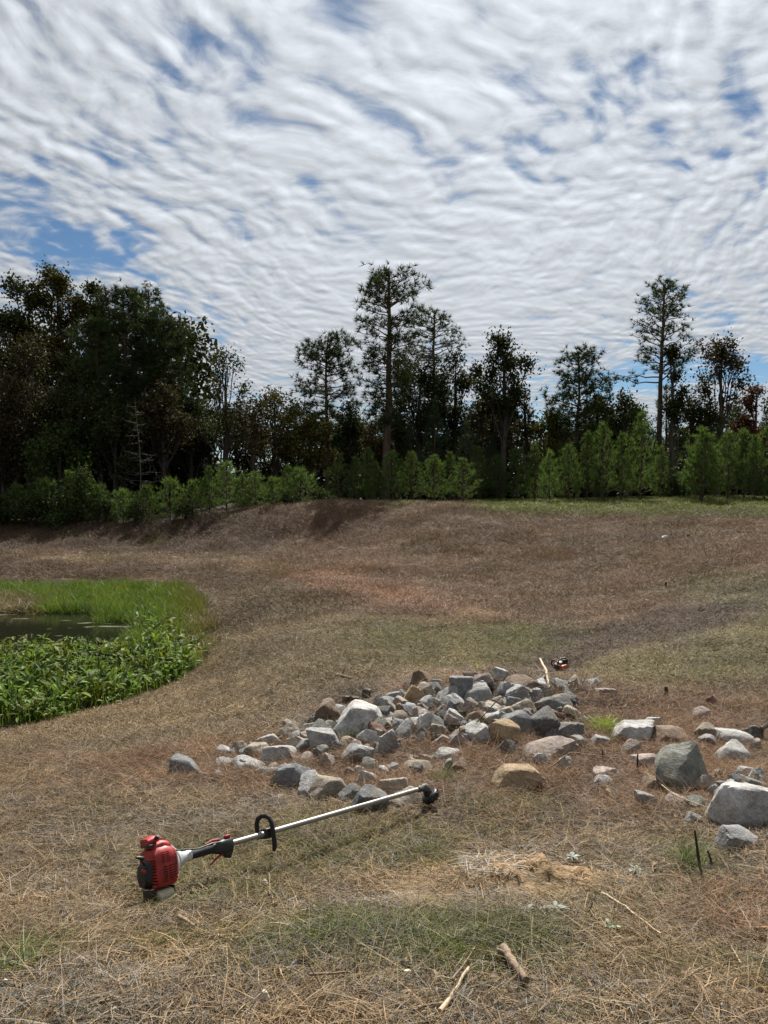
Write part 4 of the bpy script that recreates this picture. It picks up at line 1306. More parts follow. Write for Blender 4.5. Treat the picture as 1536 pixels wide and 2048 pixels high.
# ------------------------------------------------------------------ stones of the heap
def stone_material():
    m, N, out = new_mat('riprap_stone')
    oi = N.n('ShaderNodeObjectInfo')
    tcn = N.n('ShaderNodeTexCoord')
    P = N.v('ADD', tcn.outputs['Object'], N.v('SCALE', (13.0, 7.0, 5.0), scale=N.m('MULTIPLY', oi.outputs['Random'], 9.0)))
    big = N.noise(P, 7.0, 5.0, 0.65)
    mid = N.noise(P, 26.0, 5.0, 0.7)
    fine = N.noise(P, 150.0, 3.0, 0.75)
    c = N.v('SCALE', oi.outputs['Color'], scale=N.m('MULTIPLY', N.mr(big, 0.28, 0.72, 0.68, 1.28), N.mr(mid, 0.3, 0.7, 0.76, 1.24)))
    c = N.v('SCALE', c, scale=N.mr(fine, 0.3, 0.7, 0.72, 1.28))
    speck = N.mr(N.noise(P, 95.0, 2.0, 0.8), 0.60, 0.68)
    c = N.mix(N.m('MULTIPLY', speck, 0.55), c, (0.50, 0.50, 0.49))
    dark = N.mr(N.noise(N.v('ADD', P, (5, 5, 5)), 110.0, 2.0, 0.8), 0.60, 0.68)
    c = N.mix(N.m('MULTIPLY', dark, 0.5), c, (0.045, 0.045, 0.05))
    # rust and clay stains with a shape of their own
    st = N.mr(N.noise(N.v('ADD', P, (9, 2, 4)), 9.0, 4.0, 0.7), 0.53, 0.66)
    c = N.mix(N.m('MULTIPLY', st, 0.45), c, (0.24, 0.175, 0.11))
    moss = N.mr(N.noise(N.v('ADD', P, (1, 8, 4)), 15.0, 4.0, 0.7), 0.58, 0.66)
    c = N.mix(N.m('MULTIPLY', moss, 0.30), c, (0.075, 0.080, 0.055))
    vein = N.noise(N.v('MULTIPLY', P, (1.0, 1.0, 3.5)), 14.0, 4.0, 0.7, 0.8)
    b = N.n('ShaderNodeBsdfPrincipled', ins={'Base Color': c, 'Roughness': 0.85, 'Specular IOR Level': 0.3})
    h = N.m('ADD', N.m('MULTIPLY', mid, 0.6), N.m('ADD', N.m('MULTIPLY', fine, 0.16), N.m('MULTIPLY', vein, 0.4)))
    bn = N.n('ShaderNodeBump', ins={'Height': h, 'Strength': 0.8, 'Distance': 0.022})
    N.put(b.inputs['Normal'], bn.outputs[0]); N.put(out.inputs[0], b)
    return m
M_STONE = stone_material()

def ico(sub):
    bm = bmesh.new(); bmesh.ops.create_icosphere(bm, subdivisions=sub, radius=1.0)
    V = np.array([v.co[:] for v in bm.verts]); F = np.array([[v.index for v in f.verts] for f in bm.faces]); bm.free()
    return V, F
ICO = {s: ico(s) for s in (2, 3, 4, 5)}

def rock_mesh(name, dims, seed, sub=4, planes=9, sharp=16, flat=0.0, jag=1.0):
    """angular quarry stone: rounded-off polyhedron with chipped faces"""
    rng = np.random.default_rng(seed)
    D, F = ICO[sub]
    n = rng.normal(size=(planes, 3)); n /= np.linalg.norm(n, axis=1)[:, None]
    ax = np.array([[0, 0, -1], [0.2, -0.9, 0.45], [-0.9, 0.1, 0.25], [0.9, 0.2, 0.2], [0.1, 0.9, 0.1], [rng.normal(0, .35), rng.normal(0, .35), 1]])
    ax = ax + rng.normal(0, 0.22, ax.shape); ax /= np.linalg.norm(ax, axis=1)[:, None]
    n = np.vstack([ax, n])
    d = np.concatenate([rng.uniform(0.66, 0.84, 6), rng.uniform(0.72, 1.02, planes)])
    dot = np.maximum(D @ n.T, 1e-4) / d[None]
    r = (dot ** sharp).sum(1) ** (-1.0 / sharp)
    r = np.minimum(r, 1.45)
    V = D * r[:, None]
    o = rng.uniform(0, 50, 3)
    r2 = 1 + jag * (0.065 * fbm(V[:, 0] * 2.2 + o[0], V[:, 1] * 2.2 + o[1], V[:, 2] * 2.2 + o[2], 3) +
                    0.045 * np.abs(fbm(V[:, 0] * 6 + o[1], V[:, 1] * 6 + o[2], V[:, 2] * 6, 3)))
    V = V * r2[:, None]
    V = V / np.array([np.ptp(V[:, 0]), np.ptp(V[:, 1]), np.ptp(V[:, 2])])
    V -= (V.max(0) + V.min(0)) / 2
    V = V * np.array(dims)
    me = mesh_np(name, V, F, [M_STONE], True)
    # crisp arrises
    me.update()
    nr = np.empty(len(F) * 3, np.float32); me.polygons.foreach_get('normal', nr); nr = nr.reshape(-1, 3)
    ek = {}
    E = np.sort(np.concatenate([F[:, [0, 1]], F[:, [1, 2]], F[:, [2, 0]]]), axis=1)
    fi = np.tile(np.arange(len(F)), 3)
    key = E[:, 0].astype(np.int64) * 100000 + E[:, 1]
    order = np.argsort(key, kind='stable'); k1 = key[order][0::2]; fa = fi[order][0::2]; fb = fi[order][1::2]
    cosang = (nr[fa] * nr[fb]).sum(1)
    sharp_keys = dict(zip(k1.tolist(), (cosang < math.cos(math.radians(24))).tolist()))
    ev = np.empty(len(me.edges) * 2, np.int32); me.edges.foreach_get('vertices', ev); ev = np.sort(ev.reshape(-1, 2), axis=1)
    fl = np.array([sharp_keys.get(int(a) * 100000 + int(b), False) for a, b in ev])
    at = me.attributes.new('sharp_edge', 'BOOLEAN', 'EDGE'); at.data.foreach_set('value', fl)
    return me

TONE = {'blue': (0.165, 0.170, 0.175), 'grey': (0.270, 0.268, 0.262), 'light': (0.360, 0.355, 0.340), 'dark': (0.115, 0.115, 0.110), 'tan': (0.280, 0.240, 0.190),
        'brown': (0.170, 0.118, 0.080), 'ochre': (0.285, 0.205, 0.120), 'pink': (0.290, 0.235, 0.205), 'green': (0.170, 0.175, 0.150), 'red': (0.130, 0.062, 0.045)}

# (u0, v0, u1, v1, tone, roll degrees, label)    seen extent of each stone
ROCKS = [
 (342,1512,403,1560,'blue',-8,'dark blue grey stone lying alone at the far left end of the heap'),
 (391,1545,418,1562,'red',5,'small dark red brown block just right of the lone stone on the left'),
 (429,1523,470,1543,'grey',0,'flat dull grey stone half sunk in needles near the left end'),
 (459,1517,527,1549,'light',6,'long pale low stone sunk in rust needles near the left end'),
 (433,1496,464,1516,'grey',0,'small grey stone at the upper left tail of the heap'),
 (461,1494,496,1516,'grey',3,'rounded grey stone second along the upper left tail of the heap'),
 (491,1488,547,1520,'tan',8,'brownish slab in the upper left tail of the heap'),
 (514,1474,560,1500,'light',-4,'pale chunky stone standing behind the brownish slab on the left'),
 (528,1492,592,1534,'light',-6,'pale stone with dark hollow base left of the tilted tan slab'),
 (556,1452,600,1486,'tan',20,'grey brown slab leaning on the upper edge of the left tail'),
 (576,1478,636,1512,'tan',14,'smooth tan slab tilted down to the right in the left tail'),
 (602,1450,640,1474,'light',0,'light rough stone just below the dark brown pointed stone'),
 (614,1436,644,1455,'dark',0,'small dark stone tucked left of the dark brown pointed stone'),
 (632,1408,681,1453,'brown',0,'dark brown pointed stone standing at the top left of the heap'),
 (640,1444,668,1463,'light',0,'small white grey stone left of the biggest pale boulder'),
 (620,1457,676,1508,'grey',-5,'angular grey stone with veined face below the biggest pale boulder'),
 (665,1412,763,1472,'light',-10,'biggest pale boulder on the left half of the heap'),
 (677,1482,743,1528,'grey',4,'blocky grey stone with flat light top in the lower middle of the heap'),
 (588,1509,640,1537,'pink',0,'pinkish stone sunk in needles left of the blocky grey stone'),
 (630,1509,679,1543,'pink',4,'broad buried pinkish stone just below and left of the blocky grey stone'),
 (552,1529,616,1582,'blue',-28,'tilted blue grey stone leaning left in the front row'),
 (524,1537,558,1560,'light',0,'small pale chip of stone left of the tilted blue grey one'),
 (588,1552,648,1600,'light',-22,'rounded pale stone with dark gap beneath in the front row'),
 (624,1559,695,1606,'tan',-3,'blocky grey brown stone in the front row left of the trimmer shaft'),
 (689,1541,711,1566,'brown',8,'small brown upright stone behind the front row'),
 (711,1547,759,1578,'grey',10,'wedge shaped grey stone behind the trimmer shaft'),
 (711,1578,767,1628,'blue',28,'dark steep stone directly under the trimmer shaft'),
 (755,1558,812,1596,'tan',-4,'tan grey stone rising behind the outer end of the trimmer shaft'),
 (770,1580,846,1622,'tan',10,'low tan stone in front of the outer end of the trimmer shaft'),
 (739,1393,775,1421,'tan',0,'tan stone left of the dark grey prism at the upper edge'),
 (771,1385,808,1419,'blue',14,'dark grey prism shaped stone at the upper edge of the heap'),
 (755,1412,787,1430,'grey',0,'small grey stone beneath the dark grey prism'),
 (753,1426,800,1450,'light',5,'pale low stone right of the biggest pale boulder'),
 (788,1410,814,1437,'brown',0,'rust brown stone between the prism and the white stone'),
 (808,1408,836,1435,'light',-10,'small whitish stone in the middle of the upper heap'),
 (808,1375,852,1415,'ochre',10,'ochre brown block near the top left shoulder of the heap'),
 (788,1383,814,1405,'grey',0,'grey stone behind and left of the ochre brown block'),
 (818,1346,865,1380,'brown',-8,'dark brown stone topmost on the left shoulder of the heap'),
 (830,1371,874,1403,'tan',-6,'grey tan stone just below the dark brown topmost one'),
 (868,1373,917,1409,'light',8,'pale stone with dark underside right of the grey tan one'),
 (880,1394,932,1424,'light',-3,'broad light stone in the middle of the upper heap'),
 (858,1361,886,1374,'green',0,'thin pale green grey stone right of the dark brown topmost one'),
 (784,1446,824,1484,'grey',3,'cube like dark grey stone in the centre of the heap'),
 (838,1432,880,1466,'light',12,'whitish stone right of the cube like dark one'),
 (884,1424,925,1456,'light',4,'whitish rounded stone second right of the cube like one'),
 (830,1408,864,1430,'tan',0,'small tan stone in the upper middle beside the white stone'),
 (735,1452,779,1488,'red',-6,'red brown stone right of the blocky grey one in the middle'),
 (758,1464,798,1505,'grey',-18,'veined grey stone with ridged top below the cube like one'),
 (749,1486,779,1517,'grey',10,'small grey stone beside the veined ridged one'),
 (830,1458,860,1484,'dark',0,'dark wedge stone below the whitish one in the centre'),
 (866,1500,917,1530,'light',5,'pale flat topped stone near the front of the middle'),
 (840,1512,890,1533,'grey',0,'low grey stone touching the pale flat topped one'),
 (804,1523,868,1549,'tan',3,'long low tan stone in front of the pale flat topped one'),
 (880,1523,913,1553,'green',0,'greenish grey stone behind a tuft above the trimmer head'),
 (860,1452,894,1478,'tan',0,'tan stone amid rubble in the centre right'),
 (864,1474,902,1497,'pink',0,'pinkish buried stone in the centre right rubble'),
 (898,1472,932,1501,'pink',0,'pinkish brown stone left of the long light wedge'),
 (902,1356,948,1405,'blue',-12,'blue grey upright stone near the top of the heap'),
 (925,1373,985,1411,'grey',-4,'grey block leaning beside the blue grey upright stone'),
 (946,1352,991,1378,'light',0,'light stone behind the leaning grey block'),
 (987,1338,1026,1363,'light',-5,'pale speckled stone highest on the heap'),
 (1004,1352,1076,1390,'brown',6,'long brown stone along the top right of the highest pale one'),
 (927,1345,966,1363,'brown',0,'small reddish brown stone at the top left of the highest pale one'),
 (1012,1375,1057,1411,'grey',-8,'grey pointed stone below the long brown one'),
 (1051,1381,1088,1403,'grey',0,'grey speckled stone beside the leaning pale stick'),
 (1072,1340,1107,1357,'light',0,'flat pale stone at the top right behind the leaning stick'),
 (1076,1353,1109,1374,'tan',6,'tan slab just right of the leaning stick'),
 (893,1394,931,1424,'light',6,'whitish stone left of centre under the leaning grey block'),
 (999,1394,1037,1419,'grey',0,'small grey stone beneath the grey pointed one'),
 (1070,1394,1136,1433,'dark',-4,'large dark greenish stone with peaked top on the right shoulder'),
 (1022,1406,1068,1438,'tan',0,'tan stone left of the large dark peaked one'),
 (964,1408,995,1428,'tan',0,'small tan stone in a gap of the right half'),
 (956,1422,1008,1448,'light',4,'cream coloured stone in the middle of the right half'),
 (999,1427,1068,1480,'blue',12,'smooth blue grey stone left of the big dark tilted slab'),
 (1054,1418,1117,1484,'dark',32,'big dark slab tilted down to the right'),
 (1105,1438,1158,1487,'dark',22,'dark stone at the right foot of the tilted slab'),
 (1097,1426,1138,1447,'red',8,'rusty stone top behind the tilted dark slab'),
 (933,1451,987,1494,'light',16,'light wedge shaped stone left of the ochre stone'),
 (979,1445,1043,1493,'ochre',12,'bright ochre stone at the front of the right half'),
 (923,1429,970,1461,'brown',0,'dull brown stone behind the light wedge'),
 (1043,1476,1150,1519,'pink',0,'wide flat pinkish stone in front of the tilted dark slab'),
 (1180,1476,1221,1500,'grey',0,'grey stone buried in needles left of the pale oval boulder'),
 (1229,1447,1305,1494,'light',-2,'pale oval boulder beside the bright green tuft'),
 (1289,1437,1328,1460,'light',14,'narrow pale stone just behind the oval boulder'),
 (1300,1454,1370,1490,'brown',6,'brown shaded stone to the right of the oval boulder'),
 (1242,1487,1285,1522,'pink',-6,'cream pink stone below the oval boulder'),
 (1314,1486,1411,1594,'green',10,'largest grey green boulder standing before the right hand group'),
 (1436,1464,1511,1500,'light',12,'long pale stone near the right edge by the metal shaft'),
 (1430,1491,1490,1531,'light',0,'pale grey stone right of the largest grey green boulder'),
 (1459,1532,1515,1561,'light',4,'pale stone above the greenish brown one at the right'),
 (1496,1543,1533,1580,'grey',6,'grey stone at the right edge behind the big pale pair'),
 (1467,1557,1531,1592,'green',0,'greenish brown stone lying on the big pale ones at the right'),
 (1436,1567,1490,1625,'light',-6,'left stone of the big pale pair at the right edge'),
 (1436,1578,1545,1667,'light',4,'biggest pale boulder at the right edge of the photo'),
 (1438,1661,1513,1716,'grey',3,'grey stone below the biggest pale boulder at the right edge'),
 (1411,1613,1442,1654,'tan',0,'tan stone half buried left of the right edge boulders'),
 (1373,1629,1409,1656,'light',0,'small pale stone sunk in needles left of the right edge boulders'),
 (1275,1590,1316,1620,'grey',0,'grey stone sunk in needles below and left of the largest grey green boulder'),
 (987,1534,1076,1590,'ochre',-8,'peaked ochre grey stone alone in front of the heap'),
 (1068,1557,1092,1580,'pink',0,'small dull stone at the right foot of the peaked ochre grey one'),
 (1180,1559,1229,1583,'grey',0,'grey stone barely showing through needles right of the peaked ochre grey one'),
 (1266,1508,1320,1543,'pink',0,'dusty stone between the cream pink stone and the largest boulder'),
 (1117,1387,1150,1420,'dark',0,'dark stone behind the large dark peaked one'),
 (1161,1361,1206,1388,'light',0,'pale speckled stone beyond the heap on the right'),
 (1184,1378,1233,1402,'pink',4,'low pinkish stone in front of the pale speckled one beyond the heap'),
 (1384,1418,1419,1444,'pink',0,'dusty stone buried in needles left of the dark red chunk'),
 (1415,1396,1436,1419,'red',0,'dark red brown chunk standing in straw on the right'),
 (1480,1460,1515,1487,'dark',0,'dark stone beside the metal shaft at the right edge'),
 (1190,1538,1246,1560,'pink',0,'pinkish slab almost buried right of the peaked ochre grey stone'),
 (1105,1354,1134,1368,'grey',0,'flat stone just below the chainsaw'),
 (133,1398,172,1422,'grey',-10,'flat grey slab on the pond bank among the leaves'),
]

def build_rocks():
    rng = np.random.default_rng(5)
    for i, (u0, v0, u1, v1, tone, roll, label) in enumerate(ROCKS):
        um = 0.5 * (u0 + u1)
        w_px, h_px = u1 - u0, v1 - v0
        # stones in the thick of the heap rest on the ones below: their foot is hidden behind the next one
        g = hit(um, v1 - 0.10 * h_px)
        depth = g.y
        k = depth / FPX
        W_ = w_px * k * 1.22
        H = h_px * k * (1.50 if w_px < 50 else 1.28)
        Dp = min(max(W_ * rng.uniform(0.65, 0.9), H * 0.8), 0.55)
        big = w_px > 60
        me = rock_mesh('stone', (W_, Dp, H), 100 + i * 7, 4 if w_px > 34 else 3, int(rng.integers(5, 10)) + (5 if big else 0), 34 if big else 40)
        o = link('stone', me)
        # centre so the visible front is at the seen place; slightly bedded
        cx, cy, cz = pix_at(um, (v0 + v1) / 2 + 0.04 * h_px, depth + Dp * 0.22)
        o.location = (cx, cy, cz)
        o.rotation_euler = (math.radians(rng.uniform(-6, 6)), math.radians(roll), math.radians(rng.uniform(-12, 12)))
        c = np.array(TONE[tone]) * rng.uniform(0.88, 1.15)
        o.color = (*c, 1.0)
        tag(o, label, 'stone', group='stones of the dumped stone heap')
    # half hidden rubble packed between the named stones
    n = 0; tries = 0
    tones = ['grey', 'light', 'tan', 'dark', 'blue', 'grey', 'pink', 'green']
    while n < 104 and tries < 3000:
        tries += 1
        if n < 68:
            u, v = rng.uniform(560, 1150), rng.uniform(1372, 1500)
            if u < 800 and v < 1500 - (u - 560) * 0.34: continue
            if v > 1498 - max(0, (u - 980)) * 0.10: continue
        elif n < 90:
            u = rng.uniform(430, 800); v = rng.uniform(1512 - (u - 430) * 0.16, 1560)
        else:
            u, v = rng.uniform(1400, 1535), rng.uniform(1470, 1650)
        p = hit(u, v); n += 1
        k = p.y / FPX
        w = rng.uniform(26, 46) * k
        o = link('rubble_stone', rock_mesh('rubble_stone', (w, w * rng.uniform(.7, 1), w * rng.uniform(.55, .9)), 3000 + n, 3, int(rng.integers(4, 8)), 28))
        o.location = (p.x, p.y + 0.05, p.z + rng.uniform(0.02, 0.07))
        o.rotation_euler = (rng.uniform(-.5, .5), rng.uniform(-.5, .5), rng.uniform(0, 6.28))
        o.color = (*(np.array(TONE[tones[n % 8]]) * rng.uniform(0.8, 1.15)), 1)
        tn = {'grey': 'mid grey', 'light': 'pale', 'tan': 'tan', 'dark': 'dark', 'blue': 'blue grey', 'pink': 'pinkish', 'green': 'greenish'}[tones[n % 8]]
        if n <= 68: where, grp = 'packed half hidden between the larger stones of the heap', 'rubble packed inside the heap'
        elif n <= 90: where, grp = 'lying low in needles along the left front of the heap', 'rubble along the left front of the heap'
        else: where, grp = 'lying between the boulders at the right edge', 'rubble between the right edge boulders'
        tag(o, 'medium %s rubble stone %s' % (tn, where), 'stone', group='%s %s' % (tn, grp))
    # small broken pieces that fill the gaps
    base = [rock_mesh('stone_chip', (0.15, 0.12, 0.10), 900 + j, 3, 5, 30) for j in range(6)]
    spots = []
    tries = 0
    while len(spots) < 110 and tries < 4000:
        tries += 1
        u, v = rng.uniform(430, 1160), rng.uniform(1372, 1560)
        if v > 1500 - abs(u - 850) * 0.05 and rng.random() < 0.7: continue
        lo = 1520 - (u - 430) * 0.42 if u < 780 else 1375
        if v < lo: continue
        spots.append((u, v, 0))
    for (u, v) in [(640, 1520), (1010, 1510), (1170, 1450), (1400, 1480), (1350, 1610), (1300, 1580), (700, 1600), (735, 1625), (1130, 1540), (1430, 1560), (1245, 1425), (560, 1600), (1330, 1420)]:
        spots.append((u, v, 0))
    for j, (u, v, _) in enumerate(spots):
        p = hit(u, v)
        o = link('stone_chip', base[j % 6])
        s = rng.uniform(0.45, 1.25)
        o.scale = (s, s, s)
        o.location = (p.x, p.y, p.z + 0.016 * s)
        o.rotation_euler = tuple(rng.uniform(0, 6.28, 3))
        tk = ['grey', 'light', 'tan', 'brown', 'pink', 'dark'][int(rng.integers(0, 6))]; t = TONE[tk]
        o.color = (*(np.array(t) * rng.uniform(0.8, 1.1)), 1)
        tk = {'light': 'pale', 'pink': 'pinkish'}.get(tk, tk)
        if j < 110: tag(o, 'small %s stone chip lying loose between the larger stones of the heap' % tk, 'stone chip', group='loose %s chips among the heap' % tk)
        else: tag(o, 'small %s stone chip lying in needles away from the heap' % tk, 'stone chip', group='loose %s chips away from the heap' % tk)
build_rocks()
# ------------------------------------------------------------------ general shape helpers
def bm_obj(name, bm, mat, parent=None, smooth_deg=35, sub=0):
    me = bpy.data.meshes.new(name)
    bmesh.ops.recalc_face_normals(bm, faces=bm.faces)
    bm.to_mesh(me); bm.free()
    if mat: me.materials.append(mat)
    for p in me.polygons: p.use_smooth = True
    me.set_sharp_from_angle(angle=math.radians(smooth_deg))
    return link(name, me, parent)

def bm_tube(bm, pts, radii, sides=10, cap=True):
    pts = [Vector(p) for p in pts]
    if not hasattr(radii, '__len__'): radii = [radii] * len(pts)
    rings = []
    ref = None
    for i, p in enumerate(pts):
        t = (pts[min(i + 1, len(pts) - 1)] - pts[max(i - 1, 0)]).normalized()
        if ref is None:
            ref = Vector((0, 0, 1)) if abs(t.z) < 0.9 else Vector((1, 0, 0))
        s = t.cross(ref).normalized(); ref = s.cross(t).normalized()
        rings.append([bm.verts.new(p + (s * math.cos(a) + ref * math.sin(a)) * radii[i]) for a in [2 * PI * k / sides for k in range(sides)]])
    for a, b in zip(rings[:-1], rings[1:]):
        for k in range(sides):
            bm.faces.new((a[k], a[(k + 1) % sides], b[(k + 1) % sides], b[k]))
    if cap:
        bm.faces.new(rings[0][::-1]); bm.faces.new(rings[-1])
    return bm

def bm_box(bm, c, d, rot=None, bevel=0.0, taper=1.0):
    b2 = bmesh.new()
    bmesh.ops.create_cube(b2, size=1.0)
    for v in b2.verts:
        k = taper if v.co.z > 0 else 1.0
        v.co = Vector((v.co.x * d[0] * k, v.co.y * d[1] * k, v.co.z * d[2]))
    if bevel: bmesh.ops.bevel(b2, geom=b2.edges[:], offset=bevel, segments=3, affect='EDGES', profile=0.5)
    M = Matrix.Translation(c) @ ((rot.to_matrix().to_4x4()) if rot else Matrix.Identity(4))
    bmesh.ops.transform(b2, matrix=M, verts=b2.verts)
    me = bpy.data.meshes.new('tmp'); b2.to_mesh(me); b2.free()
    bm.from_mesh(me); bpy.data.meshes.remove(me)
    return bm

def bm_loft(bm, secs, n=28):
    """secs: (x, cy, cz, half_y, half_z, squareness) cross sections across the x axis"""
    rings = []
    for x, cy, cz, hy, hz, p in secs:
        ring = []
        for k in range(n):
            a = 2 * PI * k / n
            c, s = math.cos(a), math.sin(a)
            e = 2.0 / p
            ring.append(bm.verts.new((x, cy + hy * math.copysign(abs(c) ** e, c), cz + hz * math.copysign(abs(s) ** e, s))))
        rings.append(ring)
    for a, b in zip(rings[:-1], rings[1:]):
        for k in range(n): bm.faces.new((a[k], a[(k + 1) % n], b[(k + 1) % n], b[k]))
    bm.faces.new(rings[0][::-1]); bm.faces.new(rings[-1])
    return bm

M_RED = simple_mat('red_plastic', (0.30, 0.020, 0.018), 0.48, var=0.35, vscale=22, bump=0.12, bscale=160)
M_BLACK = simple_mat('black_plastic', (0.012, 0.012, 0.013), 0.5, var=0.25, vscale=20, bump=0.1, bscale=300)
M_RUBBER = simple_mat('black_foam_grip', (0.016, 0.016, 0.017), 0.8, var=0.3, vscale=40, bump=0.2, bscale=300)
M_ALU = simple_mat('aluminium_tube', (0.30, 0.29, 0.265), 0.48, metal=0.75, var=0.14, vscale=9)
M_CAST = simple_mat('cast_aluminium', (0.56, 0.57, 0.58), 0.45, metal=0.35, var=0.08, vscale=20)
M_TANK = simple_mat('milky_tank', (0.50, 0.46, 0.34), 0.4, var=0.12, vscale=12)
M_DARKMET = simple_mat('dirty_dark_metal', (0.10, 0.095, 0.085), 0.6, metal=0.4, var=0.35, vscale=30, bump=0.2)

def add_bool(o, cutter_bm):
    me = bpy.data.meshes.new('cut'); cutter_bm.to_mesh(me); cutter_bm.free()
    c = bpy.data.objects.new('cut', me); COL.objects.link(c)
    md = o.modifiers.new('b', 'BOOLEAN'); md.object = c; md.solver = 'EXACT'; md.operation = 'DIFFERENCE'; md.use_self = True
    c.parent = o.parent
    bpy.context.view_layer.update()
    dg = bpy.context.evaluated_depsgraph_get()
    new = bpy.data.meshes.new_from_object(o.evaluated_get(dg))
    o.modifiers.clear(); old = o.data; o.data = new; new.name = old.name
    bpy.data.objects.remove(c)
    if len(new.materials) == 0: new.materials.append(M_RED)
    for p in new.polygons: p.use_smooth = True
    new.set_sharp_from_angle(angle=math.radians(32))

def build_trimmer():
    """local frame: x along the shaft from engine to head, z up, -y faces the photographer"""
    A = Vector(pix_at(341, 1722, 3.24)); B = Vector(pix_at(850, 1575, 4.52))
    ax = (B - A); L = ax.length; ax.normalize()
    root = empty('string_trimmer')
    tag(root, 'string trimmer with red engine cover and silver shaft lying on the near grass', 'string trimmer')
    # tool leans back on its side: top away from the viewer
    up0 = Vector((0, 0, 1)); y0 = up0.cross(ax).normalized(); z0 = ax.cross(y0).normalized()
    roll = math.radians(-20)
    z1 = (z0 * math.cos(roll) - y0 * math.sin(roll)).normalized(); y1 = z1.cross(ax).normalized()
    M = Matrix((ax, y1, z1)).transposed().to_4x4(); M.translation = A
    root.matrix_world = M
    def su(u):      # distance along the shaft seen at column u
        d = Vector(pix_ray(u, 0)); lo, hi = -0.5, L + 0.5
        for _ in range(50):
            mdl = (lo + hi) / 2; p = A + ax * mdl
            pu = project(p.x, p.y, p.z)[0]
            if pu < u: lo = mdl
            else: hi = mdl
        return lo
    x_col, x_grip, x_sw, x_tube, x_loop, x_end = su(381), su(386), su(432), su(463), su(531), su(845)
    # --- engine: cover from x=-0.17 to 0
    bm = bmesh.new()
    bm_loft(bm, [(-0.150, 0, -0.004, 0.060, 0.074, 4), (-0.146, 0, -0.004, 0.074, 0.086, 4), (-0.120, 0, 0.002, 0.081, 0.096, 3.6), (-0.070, 0, 0.004, 0.084, 0.100, 3.4),
                 (-0.025, 0, -0.002, 0.080, 0.092, 3.4), (-0.006, 0, -0.006, 0.072, 0.082, 3.6), (-0.001, 0, -0.006, 0.058, 0.068, 4)], 36)
    cover_o = bm_obj('engine_cover', bm, M_RED, root)
    cut = bmesh.new()
    # two columns of short vents high up, long louvres below, and edge slots
    for col_ in range(2):
        for r in range(6):
            bm_box(cut, (-0.103 + col_ * 0.031, -0.084, 0.062 - r * 0.0095), (0.024, 0.030, 0.0042))
    for r in range(10):
        wv = 0.098 if r < 8 else 0.085
        for q in range(3):
            bm_box(cut, (-0.101 + q * wv / 3.0 + 0.006, -0.084, -0.009 - r * 0.0098), (wv / 3 - 0.005, 0.034, 0.0045))
    for r in range(9):
        bm_box(cut, (-0.006, -0.055, 0.050 - r * 0.0155), (0.022, 0.050, 0.0060))
        bm_box(cut, (-0.146, -0.050, 0.030 - r * 0.0125), (0.020, 0.045, 0.0055))
    for r in range(5):
        bm_box(cut, (-0.02, -0.079, 0.050 - r * 0.013), (0.010, 0.030, 0.006), Euler((0, 0.3, 0)))
    add_bool(cover_o, cut)
    # raised shoulder of the cover
    bm = bmesh.new()
    bm_loft(bm, [(-0.130, 0.004, 0.080, 0.030, 0.018, 3), (-0.124, 0.004, 0.088, 0.052, 0.030, 3), (-0.080, 0.004, 0.096, 0.062, 0.034, 3), (-0.035, 0.004, 0.086, 0.060, 0.032, 3), (-0.012, 0.004, 0.066, 0.048, 0.026, 3), (-0.006, 0.004, 0.060, 0.030, 0.016, 3)], 26)
    sh = bm_obj('cover_shoulder', bm, M_RED, root)
    bm = bmesh.new()
    bm_loft(bm, [(-0.155, 0.01, 0.122, 0.022, 0.010, 3), (-0.150, 0.01, 0.125, 0.040, 0.020, 3), (-0.110, 0.01, 0.134, 0.046, 0.024, 2.6), (-0.066, 0.01, 0.128, 0.042, 0.020, 2.6), (-0.048, 0.01, 0.118, 0.026, 0.012, 3)], 24)
    cap = bm_obj('air_filter_cover', bm, M_RED, root)
    bm = bmesh.new()
    bm_tube(bm, [(-0.105, -0.028, 0.138), (-0.102, -0.046, 0.146), (-0.098, -0.054, 0.140)], [0.011, 0.011, 0.008], 12)
    bm_box(bm, (-0.125, 0.0, 0.108), (0.06, 0.085, 0.014), None, 0.003)
    bm_obj('filter_latch', bm, M_BLACK, root)
    # dark inside seen through the vents
    bm = bmesh.new()
    bm_loft(bm, [(-0.135, 0, -0.01, 0.050, 0.070, 4), (-0.02, 0, -0.01, 0.054, 0.075, 4)], 20)
    bm_obj('cylinder_block', bm, M_DARKMET, root)
    # recoil starter, its grip and the air box at the back
    bm = bmesh.new()
    bm_loft(bm, [(-0.188, 0.012, -0.030, 0.028, 0.032, 2.4), (-0.184, 0.012, -0.030, 0.040, 0.046, 2.4), (-0.170, 0.012, -0.028, 0.048, 0.056, 2.6), (-0.148, 0.010, -0.026, 0.054, 0.064, 3)], 28)
    for r in range(6):
        bm_box(bm, (-0.184, -0.005, 0.000 - r * 0.011), (0.012, 0.05, 0.004))
    bm_obj('recoil_starter', bm, M_BLACK, root)
    bm = bmesh.new()
    bm_tube(bm, [(-0.188, -0.03, 0.020), (-0.206, -0.038, 0.040), (-0.214, -0.042, 0.056)], [0.007, 0.006, 0.006], 10)
    bm_tube(bm, [(-0.240, -0.040, 0.070), (-0.222, -0.044, 0.064), (-0.204, -0.046, 0.058), (-0.196, -0.046, 0.054)], [0.006, 0.010, 0.010, 0.006], 12)
    bm_obj('starter_handle', bm, M_BLACK, root)
    bm = bmesh.new()
    bm_box(bm, (-0.205, -0.045, -0.005), (0.030, 0.012, 0.014), Euler((0, 0.5, 0)), 0.003)
    bm_obj('primer_lever', bm, M_RED, root)
    # tank and its stand
    bm = bmesh.new()
